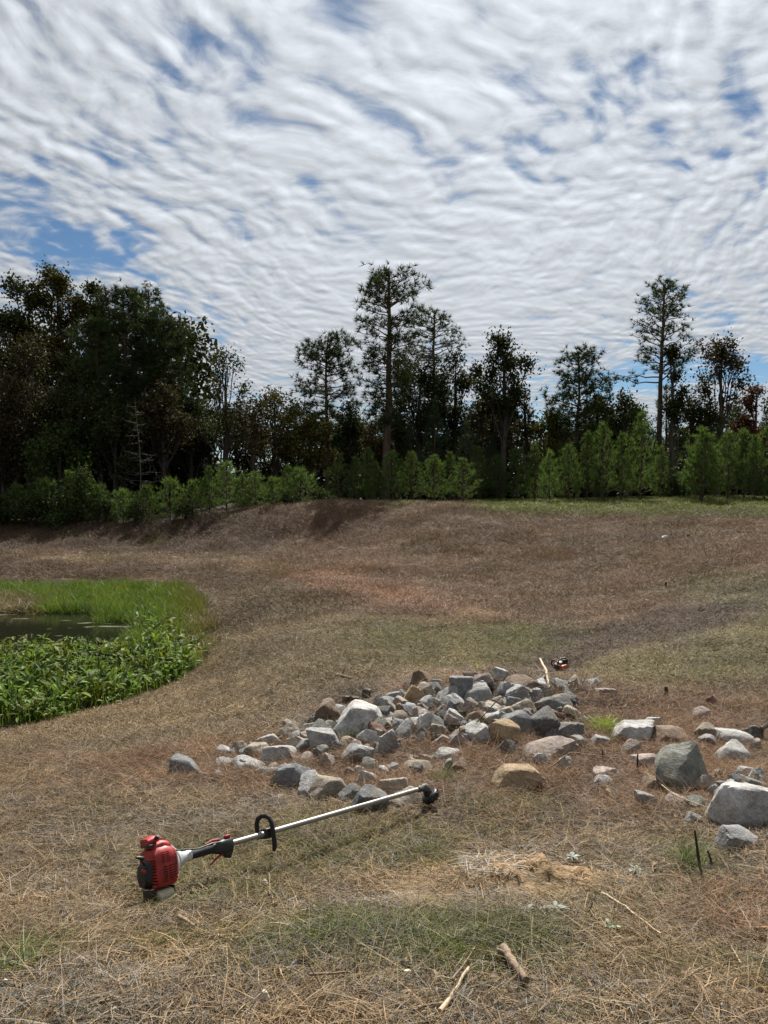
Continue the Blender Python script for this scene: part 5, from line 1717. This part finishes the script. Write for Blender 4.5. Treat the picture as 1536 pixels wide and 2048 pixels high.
    bm_loft(bm, [(-0.138, -0.004, -0.120, 0.040, 0.014, 3), (-0.130, -0.004, -0.126, 0.062, 0.026, 3), (-0.085, -0.004, -0.128, 0.068, 0.031, 3), (-0.040, -0.004, -0.124, 0.062, 0.026, 3), (-0.030, -0.004, -0.118, 0.040, 0.014, 3)], 26)
    bm_obj('fuel_tank', bm, M_TANK, root)
    bm = bmesh.new()
    bm_box(bm, (-0.085, 0.012, -0.160), (0.120, 0.120, 0.014), None, 0.004)
    bm_box(bm, (-0.142, 0.012, -0.130), (0.014, 0.110, 0.07), None, 0.004)
    bm_box(bm, (-0.022, 0.012, -0.130), (0.014, 0.110, 0.07), None, 0.004)
    bm_obj('tank_guard', bm, M_BLACK, root)
    for ch in root.children:      # engine block proportions
        ch.data.transform(Matrix.Diagonal((0.74, 0.86, 0.96, 1.0)))
        for v_ in ch.data.vertices:
            if v_.co.z > 0: v_.co.z *= 0.80
    # clutch housing cone
    bm = bmesh.new()
    secs = []
    for t, r in ((0.0, 0.060), (0.04, 0.062), (0.16, 0.052), (0.34, 0.038), (0.58, 0.0255), (0.80, 0.021), (1.0, 0.020)):
        secs.append((-0.004 + t * (x_col + 0.001), 0, -0.004 * (1 - t), r, r * (1.16 - 0.16 * t), 2.2))
    bm_loft(bm, secs, 28)
    bm_obj('clutch_housing', bm, M_CAST, root)
    bm = bmesh.new()
    xc = x_col
    bm_tube(bm, [(xc - 0.028, 0, 0), (xc - 0.026, 0, 0), (xc - 0.004, 0, 0), (xc - 0.002, 0, 0)], [0.021, 0.0235, 0.0235, 0.021], 20)
    bm_tube(bm, [(xc - 0.015, -0.020, 0.012), (xc - 0.015, -0.030, 0.014)], 0.006, 8)
    bm_obj('shaft_clamp', bm, M_CAST, root)
    bm = bmesh.new()
    bm_tube(bm, [(xc - 0.001, 0, 0), (xc + 0.004, 0, 0), (xc + 0.008, 0, 0), (x_sw, 0, 0.002), (x_sw + 0.01, 0, 0.002)], [0.019, 0.020, 0.0185, 0.021, 0.020], 18)
    bm_obj('rear_grip', bm, M_RUBBER, root)
    # switch housing with two red levers and a red button
    bm = bmesh.new()
    bm_loft(bm, [(x_sw - 0.02, 0, 0.000, 0.018, 0.022, 3), (x_sw + 0.01, 0, -0.002, 0.023, 0.028, 3), (x_tube - 0.045, 0, -0.004, 0.025, 0.034, 3), (x_tube - 0.008, 0, -0.004, 0.024, 0.033, 3), (x_tube, 0, 0, 0.018, 0.024, 3)], 22)
    bm_loft(bm, [(x_sw + 0.03, 0, -0.024, 0.012, 0.012, 2.5), (x_sw + 0.045, 0, -0.036, 0.019, 0.018, 2.5), (x_tube - 0.02, 0, -0.040, 0.020, 0.019, 2.5), (x_tube - 0.006, 0, -0.032, 0.012, 0.012, 2.5)], 18)
    bm_obj('switch_housing', bm, M_BLACK, root)
    bm = bmesh.new()
    bm_tube(bm, [(x_sw + 0.035, -0.004, -0.030), (x_sw + 0.0, -0.006, -0.040), (x_sw - 0.045, -0.008, -0.062)], [0.006, 0.0055, 0.0045], 8)
    bm_obj('throttle_trigger', bm, M_RED, root)
    bm = bmesh.new()
    bm_tube(bm, [(x_sw + 0.02, -0.004, 0.030), (x_sw - 0.02, -0.004, 0.034), (x_sw - 0.06, -0.004, 0.026)], [0.006, 0.006, 0.004], 8)
    bm_obj('safety_lever', bm, M_RED, root)
    bm = bmesh.new()
    bm_box(bm, (x_tube - 0.025, -0.008, 0.036), (0.030, 0.016, 0.014), None, 0.004)
    bm_obj('stop_switch', bm, M_RED, root)
    bm = bmesh.new()
    bm_tube(bm, [(x_sw + 0.02, -0.016, 0.020), (x_sw - 0.03, -0.022, 0.026), (x_col + 0.03, -0.024, 0.020), (x_col - 0.03, -0.034, 0.030), (0.01, -0.050, 0.040), (-0.02, -0.040, 0.050)], 0.0035, 7)
    bm_obj('throttle_cable', bm, M_BLACK, root)
    # aluminium tube
    bm = bmesh.new()
    bm_tube(bm, [(x_tube - 0.01, 0, 0), (x_tube + 0.4 * (x_end - x_tube), 0, 0), (x_end, 0, 0)], 0.0130, 20)
    bm_obj('shaft', bm, M_ALU, root)
    # loop handle, a D standing across the shaft
    bm = bmesh.new()
    pts = []
    for k in range(25):
        a = PI * 0.98 * (k / 24.0) - PI * 0.49
        pts.append((x_loop + 0.012 - 0.012 * math.cos(a), 0.080 * math.cos(a) * 1.0 - 0.005, 0.012 + 0.098 * math.sin(a)))
    pts = [(x_loop + 0.008, -0.012, -0.084)] + pts + [(x_loop + 0.008, -0.012, 0.106)]
    pts2 = []
    for k in range(33):
        a = 2 * PI * k / 32.0
        e = 0.62
        cy = math.copysign(abs(math.cos(a)) ** e, math.cos(a)); cz = math.copysign(abs(math.sin(a)) ** e, math.sin(a))
        pts2.append((x_loop + 0.02 * cz * 0, 0.006 + 0.058 * cy, 0.012 + 0.100 * cz))
    xl = x_loop
    lp = [(xl - 0.016, 0.034, -0.012), (xl - 0.016, 0.044, 0.030), (xl - 0.014, 0.044, 0.070), (xl - 0.010, 0.034, 0.094), (xl - 0.002, 0.012, 0.106), (xl + 0.006, -0.014, 0.104),
          (xl + 0.012, -0.034, 0.088), (xl + 0.015, -0.042, 0.060), (xl + 0.016, -0.044, 0.020), (xl + 0.016, -0.044, -0.030), (xl + 0.014, -0.042, -0.066), (xl + 0.010, -0.036, -0.084)]
    lp = [(a, b * 0.9, c * 0.86 - 0.010) for a, b, c in lp]
    bm_tube(bm, lp, [0.0115] * 11 + [0.008], 12)
    lh = bm_obj('loop_handle', bm, M_RUBBER, root)
    bm = bmesh.new()
    bm_box(bm, (x_loop + 0.008, 0.0, 0.0), (0.040, 0.044, 0.046), None, 0.006)
    bm_box(bm, (x_loop - 0.004, 0.026, -0.004), (0.034, 0.034, 0.034), None, 0.005)
    bm_obj('handle_bracket', bm, M_BLACK, lh)
    # gear head and the line head beneath
    bm = bmesh.new()
    bm_tube(bm, [(x_end - 0.045, 0, 0), (x_end - 0.043, 0, 0), (x_end + 0.0, 0, 0), (x_end + 0.004, 0, 0)], [0.0135, 0.0185, 0.0185, 0.016], 16)
    bm_loft(bm, [(x_end - 0.004, 0, 0.002, 0.016, 0.018, 2.2), (x_end + 0.015, 0, -0.002, 0.022, 0.026, 2.4), (x_end + 0.040, 0, -0.008, 0.023, 0.028, 2.4), (x_end + 0.056, 0, -0.012, 0.014, 0.018, 2.2)], 18)
    bm_obj('gear_head', bm, M_DARKMET, root)
    bm = bmesh.new()
    hx = Vector((x_end + 0.030, -0.004, -0.020)); dn = Vector((0.50, -0.12, -0.85)).normalized()
    bm_tube(bm, [hx, hx + dn * 0.018, hx + dn * 0.019, hx + dn * 0.026, hx + dn * 0.050, hx + dn * 0.062, hx + dn * 0.066, hx + dn * 0.074],
            [0.026, 0.030, 0.045, 0.052, 0.054, 0.048, 0.026, 0.018], 24)
    for k in range(8):
        a = k * PI / 4
        s = dn.cross(Vector((0, 1, 0))).normalized(); t = dn.cross(s)
        bm_box(bm, hx + dn * 0.038 + (s * math.cos(a) + t * math.sin(a)) * 0.052, (0.010, 0.010, 0.020), None, 0.002)
    bm_obj('line_head', bm, M_BLACK, root)
    s = dn.cross(Vector((0, 1, 0))).normalized()
    bm = bmesh.new()
    p0 = hx + dn * 0.038 + s * 0.05
    bm_tube(bm, [p0, p0 + s * 0.05 + dn * 0.01, p0 + s * 0.09 + dn * 0.03 + Vector((0, -0.02, 0))], 0.0016, 5)
    bm_obj('cutting_line', bm, M_RED, root)
build_trimmer()

def build_chainsaw():
    p = hit(1127, 1350)
    root = empty('chainsaw', (p.x, p.y + 0.1, p.z + 0.01), math.radians(-62))
    root.scale = (0.72, 0.72, 0.72)
    tag(root, 'small orange and black chainsaw resting on the grass just beyond the stone heap', 'chainsaw')
    M_OR = simple_mat('faded_orange_plastic', (0.45, 0.10, 0.045), 0.5, var=0.25, vscale=18)
    bm = bmesh.new()
    bm_loft(bm, [(-0.13, 0, 0.075, 0.05, 0.04, 3), (-0.12, 0, 0.08, 0.075, 0.058, 3.4), (0.02, 0, 0.085, 0.085, 0.065, 3.6), (0.09, 0, 0.075, 0.08, 0.055, 3.4), (0.10, 0, 0.07, 0.05, 0.035, 3)], 24)
    body = bm_obj('engine_body', bm, M_OR, root)
    bm = bmesh.new(); bm_loft(bm, [(-0.09, 0, 0.150, 0.04, 0.012, 3), (-0.07, 0, 0.156, 0.060, 0.022, 3), (0.03, 0, 0.152, 0.060, 0.020, 3), (0.05, 0, 0.145, 0.04, 0.012, 3)], 18)
    bm_obj('top_cover', bm, M_BLACK, root)
    bm = bmesh.new()
    bm_box(bm, (-0.02, 0.0, 0.018), (0.20, 0.15, 0.030), None, 0.008)
    bm_box(bm, (-0.02, -0.088, 0.085), (0.13, 0.018, 0.085), None, 0.006)
    bm_obj('crankcase', bm, M_BLACK, root)
    bm = bmesh.new()
    bm_tube(bm, [(0.02, -0.10, 0.04), (0.03, -0.115, 0.12), (0.035, -0.10, 0.215), (0.035, -0.05, 0.245), (0.03, 0.05, 0.245), (0.02, 0.10, 0.20), (0.01, 0.11, 0.10)], 0.012, 10)
    bm_obj('front_handle', bm, M_BLACK, root)
    bm = bmesh.new()
    bm_tube(bm, [(-0.10, 0, 0.13), (-0.16, 0, 0.165), (-0.24, 0, 0.15), (-0.27, 0, 0.09), (-0.22, 0, 0.035), (-0.12, 0, 0.03)], [0.016, 0.014, 0.014, 0.013, 0.013, 0.016], 10)
    bm_obj('rear_handle', bm, M_BLACK, root)
    bm = bmesh.new()
    bm_box(bm, (0.085, 0.0, 0.190), (0.010, 0.13, 0.090), Euler((0, 0.25, 0)), 0.004)
    bm_obj('hand_guard', bm, M_BLACK, root)
    bm = bmesh.new()
    # guide bar: a flat board with round nose
    out = []
    for k in range(13):
        a = -PI / 2 + PI * k / 12
        out.append((0.40 + 0.030 * math.cos(a), 0.062 + 0.030 * math.sin(a)))
    out = [(0.08, 0.025)] + out + [(0.08, 0.099)]
    f1 = [bm.verts.new((x, -0.060, z)) for x, z in out]; f2 = [bm.verts.new((x, -0.056, z)) for x, z in out]
    bm.faces.new(f1); bm.faces.new(f2[::-1])
    for k in range(len(out)): bm.faces.new((f1[k], f1[(k + 1) % len(out)], f2[(k + 1) % len(out)], f2[k]))
    bar = bm_obj('guide_bar', bm, M_CAST, root)
    bm = bmesh.new()
    for k in range(30):
        x = 0.09 + 0.0105 * k
        bm_box(bm, (x, -0.058, 0.102), (0.007, 0.007, 0.009)); bm_box(bm, (x, -0.058, 0.021), (0.007, 0.007, 0.009))
    bm_obj('chain', bm, M_DARKMET, bar)
build_chainsaw()

def build_pole_tool():
    """the end of another trimmer that reaches in at the right edge"""
    p = hit(1522, 1482)
    root = empty('pole_tool', (p.x, p.y, p.z))
    tag(root, 'metal shaft with black ringed head standing among stones at the right edge', 'garden tool')
    bm = bmesh.new()
    bm_tube(bm, [(0.0, 0, 0.09), (0.16, -0.30, 0.42), (0.42, -0.80, 0.85)], 0.014, 14)
    bm_obj('shaft', bm, M_ALU, root)
    bm = bmesh.new()
    bm_tube(bm, [(-0.01, 0.02, 0.0), (-0.01, 0.02, 0.012), (-0.008, 0.016, 0.014), (-0.004, 0.008, 0.05)], [0.055, 0.055, 0.034, 0.030], 20)
    bm_obj('line_head', bm, M_BLACK, root)
    bm = bmesh.new()
    bm_tube(bm, [(-0.004, 0.008, 0.05), (-0.003, 0.004, 0.062), (-0.003, 0.004, 0.064), (0.0, 0.0, 0.085), (0.0, 0, 0.087), (0.006, -0.01, 0.115)], [0.024, 0.024, 0.020, 0.020, 0.0185, 0.017], 16)
    bm_obj('gear_head', bm, M_DARKMET, root)
build_pole_tool()

# ------------------------------------------------------------------ sticks, stubs, leaves, debris
M_BARK = simple_mat('stick_bark', (0.215, 0.155, 0.105), 0.85, var=0.4, vscale=30, bump=0.5, bscale=90)
M_PALEW = simple_mat('peeled_wood', (0.44, 0.34, 0.22), 0.75, var=0.3, vscale=25, bump=0.3, bscale=90)
M_DARKW = simple_mat('dark_stem', (0.045, 0.030, 0.022), 0.85, var=0.4, vscale=30, bump=0.4)
M_TWIG = simple_mat('dry_twig', (0.20, 0.14, 0.095), 0.85, var=0.35, vscale=20)

def stick(name, pix, r0, r1, mat, label, cat, lift=0.008, sides=9, heights=None, side=None):
    """a bent stick laid through ground points; heights lift single points off the ground"""
    pts = [hit(u, v) for u, v in pix]
    rng = random.Random(hash_str(label))
    if heights:
        for p, h in zip(pts, heights): p.z += h
    for p in pts: p.z += lift + r0 + top(p)
    org = Vector((pts[0].x, pts[0].y, pts[0].z))
    P = []
    for a, b in zip(pts[:-1], pts[1:]):
        for k in range(5):
            q = a.lerp(b, k / 5.0)
            P.append(q - org + Vector((rng.uniform(-1, 1), rng.uniform(-1, 1), rng.uniform(-1, 1))) * r0 * (0.45 if r0 < 0.01 else 0.16))
    P.append(pts[-1] - org)
    R = [r0 + (r1 - r0) * i / (len(P) - 1) for i in range(len(P))]
    R = [r * (rng.uniform(0.88, 1.12) if r0 < 0.01 else rng.uniform(0.95, 1.05)) for r in R]
    bm = bmesh.new(); bm_tube(bm, P, R, sides)
    if side:
        i, dx, dy, dz, rr = side
        bm_tube(bm, [P[i], P[i] + Vector((dx, dy, dz)) * 0.5, P[i] + Vector((dx, dy, dz))], [rr, rr * .85, rr * .6], 7)
    o = bm_obj(name, bm, mat, None, 60)
    o.location = org
    return tag(o, label, cat)

stick('branch_piece', [(1006, 1923), (1022, 1948), (1052, 1990)], 0.0145, 0.011, M_BARK, 'thick mottled broken branch with a stub lying in the near grass', 'branch', 0.0, 12, None, (3, -0.035, 0.010, 0.014, 0.010))
stick('stick', [(936, 1962), (912, 2008), (880, 2052)], 0.0045, 0.0070, M_PALEW, 'pale forked stick at the bottom edge left of the thick branch', 'stick')
stick('stick', [(952, 1915), (930, 1950), (905, 1985)], 0.0025, 0.0035, M_TWIG, 'thin grey stick just above the pale forked stick', 'stick')
stick('stick', [(885, 2035), (850, 2043), (822, 2052)], 0.005, 0.004, M_BARK, 'short brown stick meeting the pale forked stick at the bottom edge', 'stick')
stick('stick', [(1204, 1806), (1250, 1835), (1322, 1892)], 0.0050, 0.0028, M_PALEW, 'long thin tan stick slanting down to the right in the near grass', 'stick')
stick('stick', [(356, 1857), (390, 1877)], 0.0075, 0.0055, M_BARK, 'short brown stick below the red engine', 'stick')
stick('stick', [(540, 1867), (590, 1873)], 0.0035, 0.0030, M_PALEW, 'short pale twig with a dark tip in the near straw', 'stick')
stick('stick', [(538, 1765), (540, 1790), (539, 1808)], 0.0035, 0.0028, M_TWIG, 'small upright looking twig beside the pale stone chip', 'stick')
stick('stick', [(620, 1977), (700, 1972)], 0.0045, 0.0030, M_TWIG, 'brown stick in the green patch at the bottom', 'stick')
stick('stick', [(1080, 1345), (1092, 1370), (1098, 1392)], 0.013, 0.011, M_PALEW, 'pale thick stick leaning against the top of the stone heap', 'stick', 0.0, 10, [0.15, 0.10, 0.03])
stick('twig', [(1068, 1372), (1100, 1410), (1128, 1440), (1160, 1486)], 0.0035, 0.0025, M_TWIG, 'long grey twig draped over the big dark tilted slab', 'twig', 0.05, 6, [0.12, 0.16, 0.20, 0.05])
stick('twig', [(1134, 1357), (1095, 1385), (1050, 1412), (1028, 1430)], 0.0035, 0.0022, M_TWIG, 'grey twig crossing the heap below the leaning stick', 'twig', 0.04, 6, [0.02, 0.10, 0.14, 0.10])
stick('twig', [(945, 1478), (1000, 1450), (1050, 1441)], 0.005, 0.003, M_DARKW, 'dark bent twig over the light wedge shaped stone', 'twig', 0.03, 6, [0.03, 0.16, 0.18])
stick('twig', [(1096, 1553), (1140, 1537), (1220, 1545), (1246, 1562)], 0.0045, 0.0025, M_BARK, 'brown arching twig in front of the flat pinkish stone', 'twig', 0.02, 6, [0.0, 0.06, 0.05, 0.0])
stick('twig', [(1290, 1562), (1350, 1612), (1420, 1640)], 0.0035, 0.0022, M_PALEW, 'pale long stem crossing below the largest boulder', 'twig', 0.03, 6)
stick('twig', [(1350, 1392), (1440, 1384)], 0.0045, 0.003, M_DARKW, 'dark twig lying on straw right of the heap', 'twig', 0.01, 6)
stick('twig', [(465, 1463), (500, 1461)], 0.005, 0.004, M_TWIG, 'short twig on the straw above the left tail of the heap', 'twig', 0.0, 6)
stick('stick', [(672, 1356), (690, 1361), (702, 1364)], 0.020, 0.016, M_BARK, 'dark short log piece on the mown bank above the heap', 'stick', 0.0, 9, None, (3, 0.05, 0.02, 0.10, 0.010))
# cut stubs that stand up
def stub(u, v, hpx, wpx, lean, label, mat=M_DARKW):
    p = hit(u, v); k = p.y / FPX
    bm = bmesh.new()
    h, r = hpx * k, wpx * k * 0.5
    bm_tube(bm, [(0, 0, -0.02), (lean * h * .5, 0.01 * h, h * .5), (lean * h, 0, h)], [r * 1.15, r, r * 0.7], 8)
    o = bm_obj('cut_stub', bm, mat, None, 50); o.location = p
    tag(o, label, 'stub')
stub(1402, 1748, 92, 6, -0.16, 'dark thin cut stalk standing in the straw at the lower right')
stub(1428, 1738, 40, 5, -0.35, 'short bent dark stalk just right of the tall thin one')
stub(1274, 1551, 45, 4, 0.02, 'thin dark stalk standing in needles below the oval boulder')
stub(1334, 1400, 28, 9, -0.10, 'dark stub in straw above the oval boulder')
stub(1204, 1524, 26, 4, 0.06, 'thin brown stalk right of the flat pinkish stone')
stub(33, 2022, 60, 4, 0.25, 'thin dark twig standing at the bottom left corner')
stub(1170, 1845, 45, 4, 0.35, 'small dark twig standing in the near grass', M_TWIG)
stub(1376, 1076, 9, 5, 0.0, 'tiny dark stub at the top of the far slope')
stub(1330, 1176, 12, 6, 0.2, 'dark stub on the right hand slope')

def chip(u, v, w, h, mat, label, cat, seed):
    p = hit(u, v); k = p.y / FPX
    me = rock_mesh(cat.replace(' ', '_'), (w * k, w * k * 0.7, h * k), seed, 3, 6, 12)
    me.materials.clear(); me.materials.append(mat)
    o = link(cat.replace(' ', '_'), me); o.location = (p.x, p.y, p.z + h * k * 0.42 + top(p))
    tag(o, label, cat)
M_CHALK = simple_mat('pale_chip', (0.62, 0.55, 0.42), 0.8, var=0.2, vscale=40, bump=0.4)
M_WHITE = simple_mat('white_litter', (0.75, 0.75, 0.73), 0.6, var=0.1)
chip(529, 1785, 13, 15, M_CHALK, 'cream coloured stone chip in the straw below the loop handle', 'pebble', 3)
chip(530, 2020, 20, 22, M_CHALK, 'pale lump at the bottom edge left of centre', 'pebble', 4)
chip(168, 1812, 10, 8, M_CHALK, 'tiny pale pebble left of the engine', 'pebble', 5)
chip(1196, 1977, 13, 9, M_CHALK, 'pale flat chip near the bottom right of centre', 'pebble', 6)
chip(1272, 2042, 18, 12, M_WHITE, 'white chip at the bottom edge on the right', 'pebble', 7)
chip(815, 1964, 14, 5, M_CHALK, 'thin white chip in the green patch', 'pebble', 8)
chip(1330, 1077, 14, 6, M_WHITE, 'white scrap on the far right slope', 'litter', 9)
chip(10, 1985, 12, 9, M_WHITE, 'white chip at the bottom left edge', 'pebble', 10)

def dead_leaf(u, v, L, mat, label, seed, rz=None):
    """a curled leaf: outline grid bent about its midrib"""
    rng = random.Random(seed); p = hit(u, v); k = p.y / FPX
    l = L * k; w = l * rng.uniform(0.32, 0.5)
    n = 8; bm = bmesh.new(); rows = []
    for i in range(n + 1):
        t = i / n; ww = w * math.sin(PI * min(t * 0.96 + 0.03, 1)) ** 0.7 * (1 + 0.18 * math.sin(t * 19))
        row = []
        for j in (-1, -.5, 0, .5, 1):
            row.append(bm.verts.new((l * (t - .5), ww * j * 0.5, abs(j) ** 1.5 * w * rng.uniform(0.2, 0.34) + 0.10 * l * math.sin(t * PI * 1.2))))
        rows.append(row)
    for a, b in zip(rows[:-1], rows[1:]):
        for j in range(4): bm.faces.new((a[j], a[j + 1], b[j + 1], b[j]))
    bm_tube(bm, [(-l * .5, 0, 0), (-l * .75, 0.02 * l, 0.02 * l)], [0.0011, 0.0008], 5)
    r = bmesh.ops.solidify(bm, geom=[f for f in bm.faces if len(f.verts) == 4], thickness=0.0006)
    o = bm_obj('fallen_leaf', bm, mat, None, 80)
    o.location = (p.x, p.y, p.z + 0.010 + top(p)); o.rotation_euler = (rng.uniform(-.3, .3), rng.uniform(-.3, .3), rng.uniform(0, 6.28) if rz is None else rz)
    tag(o, label, 'fallen leaf')
M_LF = simple_mat('dry_leaf_tan', (0.42, 0.30, 0.17), 0.7, var=0.3, vscale=40)
M_LF2 = simple_mat('dry_leaf_brown', (0.20, 0.105, 0.06), 0.7, var=0.3, vscale=40)
M_LF3 = simple_mat('dry_leaf_red', (0.17, 0.035, 0.02), 0.6, var=0.3, vscale=40)
for i, (u, v, L, m, lab) in enumerate([
    (1156, 1551, 18, M_LF, 'curled tan leaf lying by the arching twig'), (988, 1982, 34, M_LF, 'curled light brown leaf left of the thick branch'),
    (1106, 2008, 26, M_LF, 'pale leaf edge on at the bottom right of centre'), (1372, 1712, 24, M_LF3, 'dark red leaf at the foot of the tall thin stalk'),
    (1216, 1852, 16, M_LF, 'peach coloured leaf above the grey green plant'), (1385, 1835, 44, M_LF2, 'large curled brown leaf in the lower right'),
    (1006, 1706, 18, M_LF2, 'small brown leaf on the straw in front of the heap'), (1014, 1690, 14, M_LF2, 'dark leaf just behind the small brown leaf'),
    (1215, 1596, 26, M_LF, 'cream leaf in needles right of the small buried stones'), (1232, 1610, 18, M_LF2, 'brown leaf next to the cream leaf in the needles'),
    (1152, 1628, 12, M_LF, 'tiny pale leaf on the straw in front of the needles'), (1095, 1688, 20, M_LF, 'thin pale leaf on the straw right of centre'),
    (1310, 1745, 22, M_LF, 'pale leaf beside the long stems at lower right'), (1144, 1975, 14, M_LF2, 'brown leaf near the pale flat chip'),
    (480, 1792, 16, M_LF2, 'brown leaf below the trimmer shaft'), (1328, 1960, 18, M_LF2, 'brown leaf in the straw near the bottom right'),
    (1500, 1530, 22, M_LF2, 'brown leaf on the pale stones at the right edge'), (262, 1905, 14, M_LF2, 'brown leaf in the straw at lower left'),
    (722, 1925, 20, M_LF, 'pale leaf at the left of the green patch')]):
    dead_leaf(u, v, L, m, lab, 40 + i)

# low plants with broad leaves
def rosette(u, v, n, L, col, name, label, cat, seed, up=0.5, wr=0.34):
    rng = random.Random(seed); p = hit(u, v); k = p.y / FPX; l0 = L * k
    mat = simple_mat(name + '_leaf', col, 0.6, var=0.25, vscale=30)
    p.z += top(p) * 0.7; root = empty(name, p); tag(root, label, cat)
    for q in range(n):
        az = 2 * PI * q / n + rng.uniform(-.4, .4); e = rng.uniform(0.1, up); l = l0 * rng.uniform(.6, 1.1); w = l * wr
        bm = bmesh.new(); rows = []
        for i in range(6):
            t = i / 5; ww = w * math.sin(PI * (0.06 + 0.92 * t)) ** 0.8
            c = Vector((math.cos(az) * math.cos(e), math.sin(az) * math.cos(e), math.sin(e))) * l * t + Vector((0, 0, -0.35 * l * t * t + 0.01))
            s = Vector((-math.sin(az), math.cos(az), 0))
            rows.append([bm.verts.new(c - s * ww * .5 + Vector((0, 0, ww * .15))), bm.verts.new(c), bm.verts.new(c + s * ww * .5 + Vector((0, 0, ww * .15)))])
        for a, b in zip(rows[:-1], rows[1:]):
            for j in range(2): bm.faces.new((a[j], a[j + 1], b[j + 1], b[j]))
        bm_obj('leaf', bm, mat, root, 80)
rosette(1110, 1832, 11, 34, (0.120, 0.150, 0.110), 'weed', 'large grey green leafy weed by the sandy mound', 'weed', 1)
rosette(1055, 1836, 5, 26, (0.100, 0.130, 0.105), 'weed', 'smaller drooping leafy weed left of the large grey green one', 'weed', 2)
rosette(1272, 1752, 8, 24, (0.130, 0.160, 0.105), 'weed', 'small grey green weed right of the sandy mound', 'weed', 3)
rosette(1222, 1872, 8, 26, (0.150, 0.230, 0.130), 'weed', 'light green leafy weed below the long tan stick', 'weed', 4, 0.9)
rosette(1144, 1726, 7, 22, (0.110, 0.130, 0.100), 'weed', 'dull green weed behind the sandy mound', 'weed', 5)
rosette(780, 1440, 5, 22, (0.120, 0.170, 0.060), 'weed', 'green leafy sprig among stones beside the biggest pale boulder', 'weed', 6, 1.2)

def tuft(u, v, n, Lpx, rpx, col, name, label, cat, seed, lean=0.45, w=0.004):
    p = hit(u, v); k = p.y / FPX; rng = np.random.default_rng(seed)
    V, F, T = blades(rng, n, rpx * k, Lpx * k, w, lean, 0.0, 0.8, 3, True)
    mat = leaf_material(name + '_blades', 0.5, 0.3, 0.3, base=tuple(np.array(col) * 0.75), alt=tuple(np.array(col) * 1.3), vary=0.3)
    p.z += top(p) * 0.7; o = link(name, mesh_np(name, V, F, [mat], False, T)); o.location = p
    tag(o, label, cat)
tuft(1212, 1462, 420, 34, 30, (0.290, 0.380, 0.050), 'bright_tuft', 'bright yellow green feathery tuft beside the pale oval boulder', 'grass tuft', 1, 0.5, 0.004)
tuft(1222, 1495, 60, 40, 12, (0.150, 0.190, 0.060), 'grass_tuft', 'thin green stems below the bright tuft', 'grass tuft', 2, 0.25, 0.003)
tuft(885, 1566, 200, 34, 34, (0.140, 0.165, 0.060), 'grass_tuft', 'green grey tuft just behind the trimmer head', 'grass tuft', 3, 0.3, 0.003)
tuft(700, 1475, 160, 30, 42, (0.150, 0.190, 0.060), 'grass_tuft', 'green tuft growing between the biggest pale boulder and the blocky stone', 'grass tuft', 4, 0.4, 0.005)
tuft(1385, 1735, 150, 60, 30, (0.150, 0.190, 0.065), 'grass_tuft', 'long bladed green tuft at the foot of the tall thin stalk', 'grass tuft', 5, 0.5, 0.004)
tuft(40, 1950, 110, 70, 30, (0.170, 0.210, 0.075), 'grass_tuft', 'long pale green blades at the left edge of the near ground', 'grass tuft', 6, 0.8, 0.004)
tuft(990, 1590, 150, 28, 40, (0.270, 0.165, 0.085), 'grass_tuft', 'rusty dry tuft left of the peaked ochre grey stone', 'grass tuft', 7, 0.4, 0.003)
tuft(958, 1346, 22, 26, 5, (0.420, 0.400, 0.080), 'yellow_sprig', 'small yellow sprig standing behind the top of the heap', 'sprig', 8, 0.15, 0.008)
